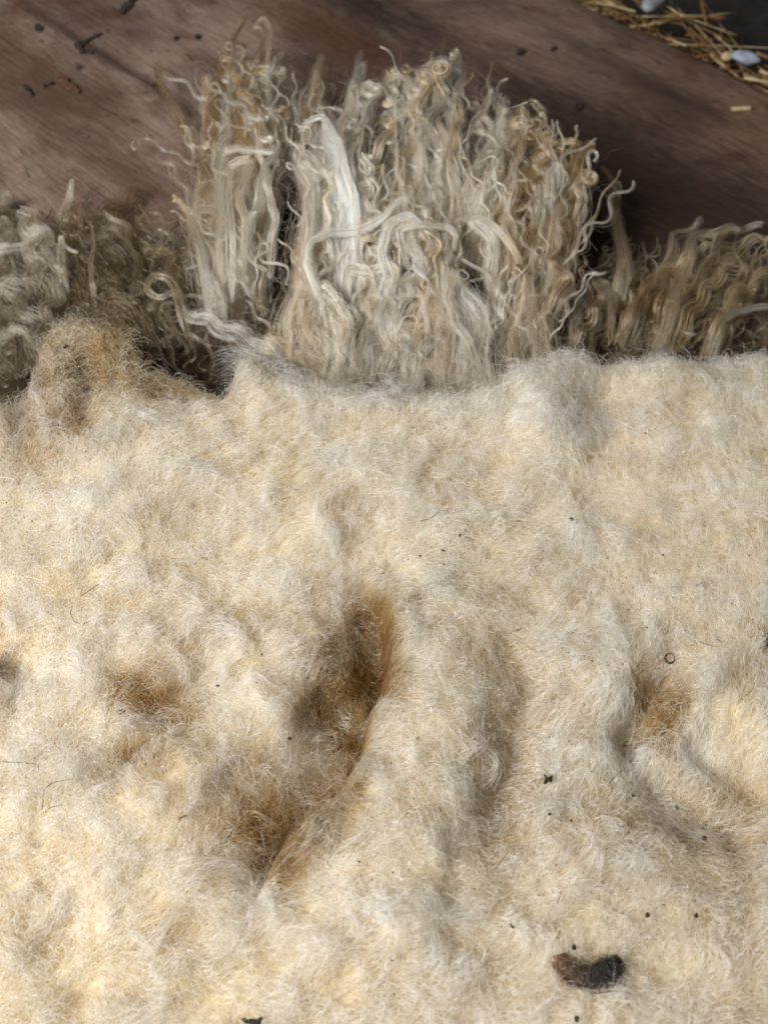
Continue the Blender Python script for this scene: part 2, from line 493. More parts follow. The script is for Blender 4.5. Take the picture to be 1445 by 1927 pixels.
def stain_shade(x, y):
    wx = x + 0.008 * fbm(x * 60, y * 60, 21, 3); wy = y + 0.008 * fbm(x * 60, y * 60, 25, 3)
    s = np.zeros(x.shape)
    for bx, by, rx, ry, a in STAINS_SHADE:
        s = s + a * np.exp(-((wx - bx) / rx) ** 2 - ((wy - by) / ry) ** 2)
    for bx, by, rx, ry, a in WISPS:
        s = s - a * np.exp(-((wx - bx) / rx) ** 2 - ((wy - by) / ry) ** 2)
    m = 0.34 * np.clip(fbm(x * 20, y * 20, 31, 3) + 0.15, 0, 1) + 0.80 * np.clip(fbm(wx * 70, wy * 70, 35, 2) + 0.05, 0, 1)
    return np.clip(s, -0.7, 1.45), m
CREAM = np.array([0.87, 0.83, 0.745]); OCHRE = np.array([0.37, 0.245, 0.10]); TAN = np.array([0.60, 0.50, 0.345]); BROWN = np.array([0.20, 0.11, 0.045]); YEL = np.array([0.78, 0.69, 0.50])
def wool_tint(x, y, deep=0.0):
    s, m = stain_shade(x, y)
    m3 = np.clip(0.85 * (m + deep + np.clip(s, -1, 0)), 0, 1)[..., None]
    s = np.clip(s, 0, 2) * (1 + 0.4 * np.clip(deep, -0.8, 0.8))
    s3 = np.clip(s, 0, 1)[..., None]
    c = CREAM * (1 - m3) + TAN * m3
    c = c * (1 - s3) + OCHRE * s3
    y3 = np.clip(perlin(x * 28 + 7, y * 28, 37) * 0.9 - 0.15, 0, 0.4)[..., None]
    c = c * (1 - y3) + YEL * y3 * (1 - s3) + c * y3 * s3
    b3 = np.clip(s - 0.95, 0, 0.5)[..., None] * 1.6
    return c * (1 - b3) + BROWN * b3

fleece = tag(link(bpy.data.objects.new('fleece', None)), 'cream raw sheep fleece, folded over, with long curly locks spilling beyond the fold', 'fleece')

def build_body():
    nx = 420
    xs = np.linspace(X0, X1, nx)
    ey = edge_y(xs)
    s = np.r_[0, 0.0003, 0.0008, 0.0016, 0.003, 0.005, 0.0075, 0.0105, 0.0135, np.linspace(0.0165, 0.44, 300)]
    rows = []
    for k in s:
        y = np.maximum(ey - k, Y0)
        rows.append(np.stack([xs, y, bodyH(xs, y)], -1))
    V = np.array(rows)
    # keep the last rows a proper sheet
    base = V[:1].copy(); base[..., 2] = 0.001
    V = np.concatenate([base, V])
    ny = len(V)
    V = V.reshape(-1, 3)
    V[:, 2] = np.maximum(V[:, 2] - 0.003, 0.001)             # the felt lies a little below the fluff
    o = mesh_obj('wool_mat', V, grid_faces(nx, ny)[:, ::-1], M_FELT, fleece)
    set_tint(o, wool_tint(V[:, 0], V[:, 1], 0.60) * np.array([.92, .86, .74]))
    return o
build_body()

def in_frame(P, m=40):
    d = P - CAM
    f = d @ FWD
    px = (d[..., 0] / f / TH + 1) * 722.5
    py = (1 - (d @ UP) / f / TV) * 963.5
    return (px > -m) & (px < 1445 + m) & (py > -m) & (py < 1927 + m)

def flow_dir(x, y):
    f = 2.4 * fbm(x * 10, y * 10, 61, 2) + 1.5 * perlin(x * 40, y * 40, 65) + 0.6
    right = sstep(0.07, 0.12, x) * sstep(-0.12, 0.0, y)                        # combed sideways right of the ridge
    mid = np.exp(-((x - 0.03) / 0.04) ** 2) * sstep(0.02, -0.06, y)            # and downwards on the middle ridge
    f = f * (1 - 0.75 * right) + 2.75 * right
    return f * (1 - 0.7 * mid) - 1.5 * 0.7 * mid

def slope_area(x, y):
    e = 0.0008
    return np.sqrt(1 + ((bodyH(x + e, y) - bodyH(x - e, y)) / (2 * e)) ** 2 + ((bodyH(x, y + e) - bodyH(x, y - e)) / (2 * e)) ** 2)

def wool_fibres(N, k, seed, lift_m, len_m, clumped, name, rad, cell=0.0075, curl=150, mat=None, crimp=0.0, share=1.0, spread=0.28, pale=0.0, edge=0.0, jit=0.75):
    r = np.random.default_rng(seed)
    M = int(N * 4)
    x = r.uniform(X0 + .01, X1 - .01, M); y = r.uniform(Y0 + .01, 0.2, M)
    if edge:
        y = edge_y(x) - np.interp(x, _ex, _em) * (0.0004 + edge * r.uniform(0, 1, M) ** 1.5)
    ok = edge_s(x, y) > 0.0003
    x, y = x[ok], y[ok]
    ok = in_frame(np.stack([x, y, bodyH(x, y)], -1))
    x, y = x[ok], y[ok]
    ok = r.uniform(0, 1, len(x)) < np.clip(slope_area(x, y), 1, 3.2) / 3.2
    x, y = x[ok], y[ok]
    # clumps
    wx = x + 0.006 * perlin(x * 80, y * 80, 73 + seed % 7); wy = y + 0.006 * perlin(x * 80, y * 80, 84 + seed % 7)
    ci, cj = np.floor(wx / cell).astype(int), np.floor(wy / cell).astype(int)
    h = ((ci * 73856093) ^ (cj * 19349663)) & 0xFFFF
    T = np.random.default_rng(seed + 5).uniform(0, 1, (65536, 7))
    ok = T[h, 6] < share
    x, y, ci, cj, h = x[ok][:N], y[ok][:N], ci[ok][:N], cj[ok][:N], h[ok][:N]
    n = len(x)
    print(name, n)
    th0 = flow_dir(x, y) + r.normal(0, jit, n)
    L = len_m * np.exp(r.normal(0, 0.35, n))
    kap = r.normal(0, 1, n) * curl + 60 * perlin(x * 60, y * 60, 71)
    lift = np.abs(r.normal(0, 1, n)) * lift_m + 0.0003
    ph = r.uniform(0, 6.28, n); fq = r.uniform(700, 1500, n); wa = r.uniform(0.15, 0.8, n)
    cx, cyy = (ci + 0.2 + 0.6 * T[h, 0]) * cell, (cj + 0.2 + 0.6 * T[h, 1]) * cell
    cth = flow_dir(cx, cyy) + (T[h, 2] - .5) * 2.0
    ckap = (T[h, 3] - .5) * 380
    cl = (T[h, 4] ** 1.5) * lift_m * 1.8
    cw = clumped * (0.35 + 0.65 * T[h, 5])
    t = np.linspace(0, 1, k)[None, :]
    s = t * L[:, None]
    ds = L[:, None] / (k - 1)
    head = th0[:, None] + kap[:, None] * s + wa[:, None] * np.sin(fq[:, None] * s + ph[:, None])
    px = x[:, None] + np.cumsum(np.cos(head) * ds, 1) - np.cos(head) * ds
    py = y[:, None] + np.cumsum(np.sin(head) * ds, 1) - np.sin(head) * ds
    hc = cth[:, None] + ckap[:, None] * s + 0.35 * wa[:, None] * np.sin(fq[:, None] * s + ph[:, None])
    gxp = cx[:, None] + np.cumsum(np.cos(hc) * ds, 1) - 0.3 * L[:, None] * np.cos(cth)[:, None]
    gyp = cyy[:, None] + np.cumsum(np.sin(hc) * ds, 1) - 0.3 * L[:, None] * np.sin(cth)[:, None]
    w = cw[:, None] * t ** 0.7
    gxp = gxp + spread * (x - cx)[:, None]; gyp = gyp + spread * (y - cyy)[:, None]
    px = px * (1 - w) + gxp * w; py = py * (1 - w) + gyp * w
    up = (lift[:, None] * np.sin(np.pi * np.clip(t * r.uniform(0.6, 1.1, n)[:, None], 0, 1)) * (1 - w) + (cl[:, None] + 0.5 * lift[:, None]) * np.sin(np.pi * 0.75 * t) * w)
    if crimp:
        wv = crimp * np.sin(np.pi * t) ** .5 * np.sin(1700 * s + 6.28 * T[h, 1][:, None])
        px = px - wv * np.sin(hc); py = py + wv * np.cos(hc)
    z0 = bodyH(px, py)
    zr = bodyH(x, y)[:, None]
    out = sstep(0.006, -0.003, edge_s(px, py))                                  # past the fold a fibre stays in the air
    z = np.where(out > 0, np.maximum(z0, zr - 0.25 * np.maximum(0, py - y[:, None]) * out), z0) + up - 0.0030 * (1 - sstep(0, .35, t)) - 0.0004
    P = np.stack([px, py, z], -1)
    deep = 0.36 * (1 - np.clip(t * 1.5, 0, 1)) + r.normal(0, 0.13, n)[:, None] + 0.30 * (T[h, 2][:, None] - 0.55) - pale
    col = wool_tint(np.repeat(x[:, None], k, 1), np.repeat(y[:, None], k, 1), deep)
    col = col * r.uniform(0.90, 1.08, n)[:, None, None]
    R = rad * (1 - 0.6 * t ** 3) * r.uniform(0.7, 1.3, n)[:, None]
    return tag(curves_obj(name, P, R, mat or M_FIB, fleece, np.clip(col, 0, 0.93)), kind='stuff')
wool_fibres(100000, 8, 101, 0.0024, 0.0085, 0.6, 'wool_fibres', 0.000085, pale=-0.30, jit=0.5, curl=100)
wool_fibres(60000, 9, 303, 0.0048, 0.0140, 0.95, 'wool_wisps', 0.000085, cell=0.010, share=0.55, spread=0.20, pale=0.55, jit=0.35, curl=90)
wool_fibres(34000, 14, 505, 0.0060, 0.0230, 0.97, 'long_wisps', 0.000105, cell=0.019, share=0.42, spread=0.17, pale=0.65, jit=0.3, curl=70, crimp=0.0006, mat=M_GLINT)
wool_fibres(26000, 11, 202, 0.0040, 0.0090, 0.12, 'stray_fibres', 0.000100, curl=300, pale=0.4)
wool_fibres(12000, 11, 707, 0.0048, 0.0095, 0.10, 'glossy_fibres', 0.000150, curl=300, pale=0.7, mat=M_GLINT)
wool_fibres(16000, 10, 404, 0.0016, 0.0085, 0.4, 'edge_fibres', 0.000078, edge=0.018, curl=200)

def ragged_corner():
    """torn, dung-crusted wisps standing off the stained corner at the left"""
    r = np.random.default_rng(321)
    N, kk = 6500, 14
    px = r.uniform(20, 270, N); py = r.uniform(585, 760, N)
    G0 = on_surface(px, py, bodyH, 0.0)
    ok = edge_s(G0[:, 0], G0[:, 1]) > -0.004; ok &= r.uniform(0, 1, N) < np.clip((780 - py) / 190, .1, 1)
    G0, px, py = G0[ok], px[ok], py[ok]; n = len(px)
    cl = np.floor(px / 13) * 7 + np.floor(py / 16); cr = np.random.default_rng(5).uniform(0, 1, (4000, 3))[cl.astype(int) % 4000]
    th = 1.75 + (cr[:, 0] - .5) * 1.9 + r.normal(0, .35, n); L = (.006 + .016 * cr[:, 1]) * r.uniform(.6, 1.3, n)
    t = np.linspace(0, 1, kk)[None]; s = t * L[:, None]; ds = L[:, None] / kk
    hd = th[:, None] + ((cr[:, 2] - .5) * 240 + r.normal(0, 90, n))[:, None] * s + .4 * np.sin(900 * s + r.uniform(0, 6, n)[:, None])
    P = np.stack([G0[:, 0:1] + np.cumsum(np.cos(hd) * ds, 1), G0[:, 1:2] + np.cumsum(np.sin(hd) * ds, 1), G0[:, 2:3] + (.004 * cr[:, 1] + r.uniform(0, .004, n))[:, None] * np.sin(2.2 * t)], -1)
    k = (cr[:, 1] * 3).astype(int)
    base = np.array([[.10, .065, .035], [.42, .27, .11], [.72, .60, .40]])[k]
    m = np.clip((py - 590) / 90, 0, 1)[:, None]
    base = base * m + np.array([.16, .11, .06]) * (1 - m) * .6 + base * (1 - m) * .4
    tag(curves_obj('ragged_wisps', P, .000085, M_FIB, fleece, np.clip(base[:, None] * r.uniform(.8, 1.15, (n, 1, 1)) * np.ones((1, kk, 1)), 0, .9)), kind='stuff')
ragged_corner()

# ------------------------------------------------------------------ the curly locks beyond the fold
PILE = [(350, 690), (352, 430), (372, 230), (385, 110), (450, 50), (520, 60), (560, 130), (640, 130), (700, 110), (760, 85), (840, 80), (900, 150), (960, 190), (1030, 240), (1120, 270), (1100, 400),
        (1080, 520), (1050, 640), (900, 720), (700, 740), (450, 720)]
def inside(px, py, poly):
    poly = np.array(poly, float); n = len(poly); c = np.zeros(np.shape(px), bool)
    for i in range(n):
        x1, y1 = poly[i]; x2, y2 = poly[i - 1]
        c ^= ((y1 > py) != (y2 > py)) & (px < (x2 - x1) * (py - y1) / (y2 - y1 + 1e-12) + x1)
    return c

PILE_W = on_plane(np.array([p[0] for p in PILE]), np.array([p[1] for p in PILE]), 0.05)[:, :2]
PX0, PX1 = PILE_W[:, 0].min(), PILE_W[:, 0].max()
YB, YT = 0.085, 0.33
def pileH(x, y):
    """envelope of the heap of locks: rises away from the fold and falls at its far rim"""
    t = np.clip((y - YB) / (YT - YB), 0, 1.6)
    ridge = 0.016 + 0.066 * sstep(0.0, 0.75, t) - 0.02 * sstep(0.9, 1.5, t)
    cx = 0.02 + 0.02 * t
    wid = np.where(x < cx, 0.150 + 0.02 * t, 0.165 - 0.005 * t)
    u = np.abs(x - cx) / wid
    across = np.sqrt(np.clip(1 - np.clip(u, 0, 1) ** 5, 0, 1))
    low = 0.012 + 0.006 * np.sin(x * 30)
    z = low + (ridge - low) * across
    return z + 0.006 * perlin(x * 24, y * 16, 83) * across
def sideH(x, y):
    return 0.021 - 0.06 * np.clip(y - 0.16, 0, 0.2) + 0.004 * perlin(x * 30, y * 30, 85)

def build_bed():
    """the matted wool the locks grow from, below them"""
    nx, ny = 120, 110
    xs = np.linspace(-0.30, 0.32, nx); ys = np.linspace(0.04, 0.34, ny)
    X, Y = np.meshgrid(xs, ys)
    # distance inside an outline in the plane, for a rim that meets the board
    q = np.stack([X, Y], -1)
    d = q[..., None, :]
    t = (Y - YB) / (YT - YB)
    cx = 0.02 + 0.02 * t
    wid = np.where(X < cx, 0.128 + 0.018 * t, 0.128 - 0.01 * t)
    pile = np.clip(1 - (np.abs(X - cx) / wid) ** 4, 0, 1) * sstep(0.93, 0.55, t)
    side = sstep(0.17, 0.10, Y) * sstep(0.30, 0.22, np.abs(X))
    Z = np.maximum(pile * (pileH(X, Y) - 0.024), side * 0.010) + 0.004 * np.clip(fbm(X * 50, Y * 50, 87, 2), 0, 1) * np.maximum(pile, side)
    keep = np.maximum(pile, side) > 0.03
    Z = np.where(keep, np.maximum(Z, 0.0012), 0.0)
    V = np.stack([X, Y, Z], -1).reshape(-1, 3)
    F = grid_faces(nx, ny)
    kf = keep.ravel()[F].any(1)
    F = F[kf]
    used = np.unique(F); remap = -np.ones(len(V), int); remap[used] = np.arange(len(used))
    V = V[used]; V[:, 2] = np.maximum(V[:, 2], 0.0006)
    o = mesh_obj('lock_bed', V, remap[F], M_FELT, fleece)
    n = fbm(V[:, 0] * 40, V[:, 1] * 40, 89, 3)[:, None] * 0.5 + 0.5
    set_tint(o, np.clip(np.array([0.060, 0.042, 0.027]) * (0.4 + 1.0 * n), 0, 1))  # near-black tint paints the shade in the gaps between locks
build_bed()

LK_WHITE = np.array([0.87, 0.81, 0.69]); LK_CREAM = np.array([0.72, 0.575, 0.39]); LK_GOLD = np.array([0.46, 0.295, 0.130]); LK_GREY = np.array([0.56, 0.45, 0.305]); LK_DULL = np.array([0.18, 0.125, 0.062])
n_locks = 0
GAPS = [(532, 320, 590, 24), (705, 170, 330, 16), (772, 490, 640, 15), (895, 430, 570, 16), (606, 560, 700, 13), (985, 330, 440, 13), (470, 290, 400, 13), (640, 120, 230, 16), (890, 130, 230, 12)]
def parted(x, y):
    """the heap parts along a few dark gaps: paths are pushed off to either side of them"""
    for g, a, b, w in GAPS:
        w = 1.35 * w
        gx_ = g + 6 * np.sin(y / 37 + g)
        win = sstep(a - 30, a + 40, y) * sstep(b + 30, b - 40, y)
        d = x - gx_
        sd = np.where(d.mean(-1, keepdims=True) >= 0, 1, -1)           # a path keeps to one side all along
        x = x + sd * w * win * np.exp(-(np.maximum(d * sd, -2.5 * w) / (1.6 * w)) ** 2)
    return x
def make_lock(pix, H, off, r0, nf, tint0, tint1, wav=(2.5, 0.004), seed=0, npts=34, curl=0.0, taper=0.25, raise_tip=0.0, fuzz=1.0, strands=3, dip=0.014, core=0.38, part=1.0):
    """a lock along photograph points laid on the surface H; wav = (waves, amplitude in m)"""
    global n_locks
    r = np.random.default_rng(5000 + seed)
    path = resample(pix, npts)
    t = np.linspace(0, 1, npts)
    if H is pileH: path[:, 0] = parted(path[:, 0], path[:, 1])
    G = on_surface(path[:, 0], path[:, 1], H, off)
    G[:, 2] -= dip * (1 - sstep(0, 0.22, t))                  # the root sinks into the heap
    G[:, 2] += raise_tip * t ** 2
    bri = r.uniform(0.50, 1.12) * (1 + .35 * math.exp(-((path[:, 0].mean() - 670) / 130) ** 2 - ((path[:, 1].mean() - 430) / 150) ** 2)); tint0, tint1 = tint0 * bri * .85, tint1 * bri  # tint paints depth: roots darkened as shade, mid heap brightened
    T, B, N = frames(G)
    nw, am = wav
    ph = r.uniform(0, 6.28); grow = 0.25 + 0.75 * sstep(0.0, 0.5, t)
    chirp = nw * (t + 0.25 * t * t)
    G = G + (am * grow * np.sin(2 * np.pi * chirp + ph))[:, None] * B + (0.7 * am * grow * np.cos(2 * np.pi * chirp + ph * 1.3 + 0.8))[:, None] * N
    if curl > 0:                                             # the tip winds into a ringlet
        c0 = 1 - curl
        m = t > c0; s = (t[m] - c0) / curl
        i0 = np.argmax(m)
        rr = 0.0045 * r.uniform(0.7, 1.4) * (1 - 0.45 * s); sg = r.choice([-1, 1])
        a = s * 2 * np.pi * r.uniform(0.8, 1.7)
        base = G[i0 - 1] + T[i0 - 1] * (s[:, None] * 0.005)
        G[m] = base + (rr * np.sin(a))[:, None] * T[i0 - 1] + (sg * rr * (1 - np.cos(a)))[:, None] * B[i0 - 1] + (0.0025 * s)[:, None] * N[i0 - 1]
        ker = np.array([.25, .5, .25])
        for _ in range(2):
            G[1:-1] = .25 * G[:-2] + .5 * G[1:-1] + .25 * G[2:]
    G[:, 2] = np.maximum(G[:, 2], 0.003)
    T, B, N = frames(G)
    R = r0 * (taper + (1 - taper) * (1 - t) ** 0.7) * (0.4 + 0.6 * sstep(0, .15, t))
    # the matted middle of the lock
    V, F = tube(G, R * core, 6, 0.6)
    o = mesh_obj('wool_lock', V, F, M_FELT, fleece)
    tc = np.repeat(t, 6)[:, None]
    set_tint(o, np.clip((tint0 * (1 - tc) + tint1 * tc) * 0.8, 0, 1))
    # fibres in a few wavy strands that part and rejoin
    st = r.integers(0, strands, nf)
    so = np.linspace(-0.7, 0.7, strands) if strands > 1 else np.zeros(1)
    so = (so + r.normal(0, 0.12, strands)) * part
    sph = r.uniform(0, 6.28) + r.normal(0, 1.1, strands); sam = r.uniform(0.25, 0.75, strands) * (1.0 if strands < 5 else 0.30); sfr = max(nw, 1.0) * r.uniform(0.9, 1.15, strands)
    stn = r.uniform(-0.8, 0.8, strands)
    fa = r.uniform(0, 2 * np.pi, nf); fr = np.sqrt(r.uniform(0, 1, nf)) * (0.62 / strands ** 0.62) * np.repeat(r.uniform(0.6, 1.3, 24), 1)[st] / part ** .5
    stray = (r.uniform(0, 1, nf) < 0.10 * fuzz)
    fr = np.where(stray, fr + r.uniform(0.4, 1.3, nf), fr)
    ts = r.uniform(0, 0.10, nf) * r.uniform(0, 1, nf); te = 1 - 0.25 * r.uniform(0, 1, nf) ** 2
    tt = ts[:, None] + (te - ts)[:, None] * t[None, :]
    idx = tt * (npts - 1); i = np.clip(idx.astype(int), 0, npts - 2); f = (idx - i)[..., None]
    lerp = lambda A: A[i] * (1 - f) + A[i + 1] * f
    g, b_, n_ = lerp(G), lerp(B), lerp(N)
    rr = (R[i] * (1 - f[..., 0]) + R[i + 1] * f[..., 0])
    fang = fa[:, None] + r.uniform(-3, 3) * tt
    fz = 0.28 * fuzz
    q1, q2 = r.uniform(8, 44, nf)[:, None], r.uniform(8, 44, nf)[:, None]
    jb = fz * np.sin(q1 * tt + fa[:, None] * 3) * r.uniform(0, 1, nf)[:, None] ** 2
    jn = fz * np.sin(q2 * tt + fa[:, None] * 5) * r.uniform(0, 1, nf)[:, None] ** 2
    wv = 2 * np.pi * sfr[st][:, None] * tt + sph[st][:, None]
    gr = 0.3 + 0.7 * tt
    ob = so[st][:, None] + sam[st][:, None] * gr * np.sin(wv) + fr[:, None] * np.cos(fang) + jb
    on = 0.5 * stn[st][:, None] + 0.5 * sam[st][:, None] * gr * np.cos(wv) + 0.7 * fr[:, None] * np.sin(fang) + jn
    P = g + (rr * ob)[..., None] * b_ + (rr * on)[..., None] * n_
    P[..., 2] = np.maximum(P[..., 2], 0.0012)
    mixv = np.clip(tt + r.normal(0, 0.15, nf)[:, None] + 0.2 * stn[st][:, None], 0, 1)[..., None]
    col = (tint0 * (1 - mixv) + tint1 * mixv) * (r.uniform(0.82, 1.12, nf) * (1 + 0.12 * stn[st]))[:, None, None]
    rad = 0.000105 * r.uniform(0.7, 1.35, nf)[:, None] * (1 - 0.55 * tt ** 4)
    tag(curves_obj('lock_fibres', P, rad, M_LOCK, o, np.clip(col, 0, 0.92)), kind='stuff')
    n_locks += 1
    return o

def mixc(*cw):
    s = sum(w for _, w in cw)
    return sum(c * (w / s) for c, w in cw)

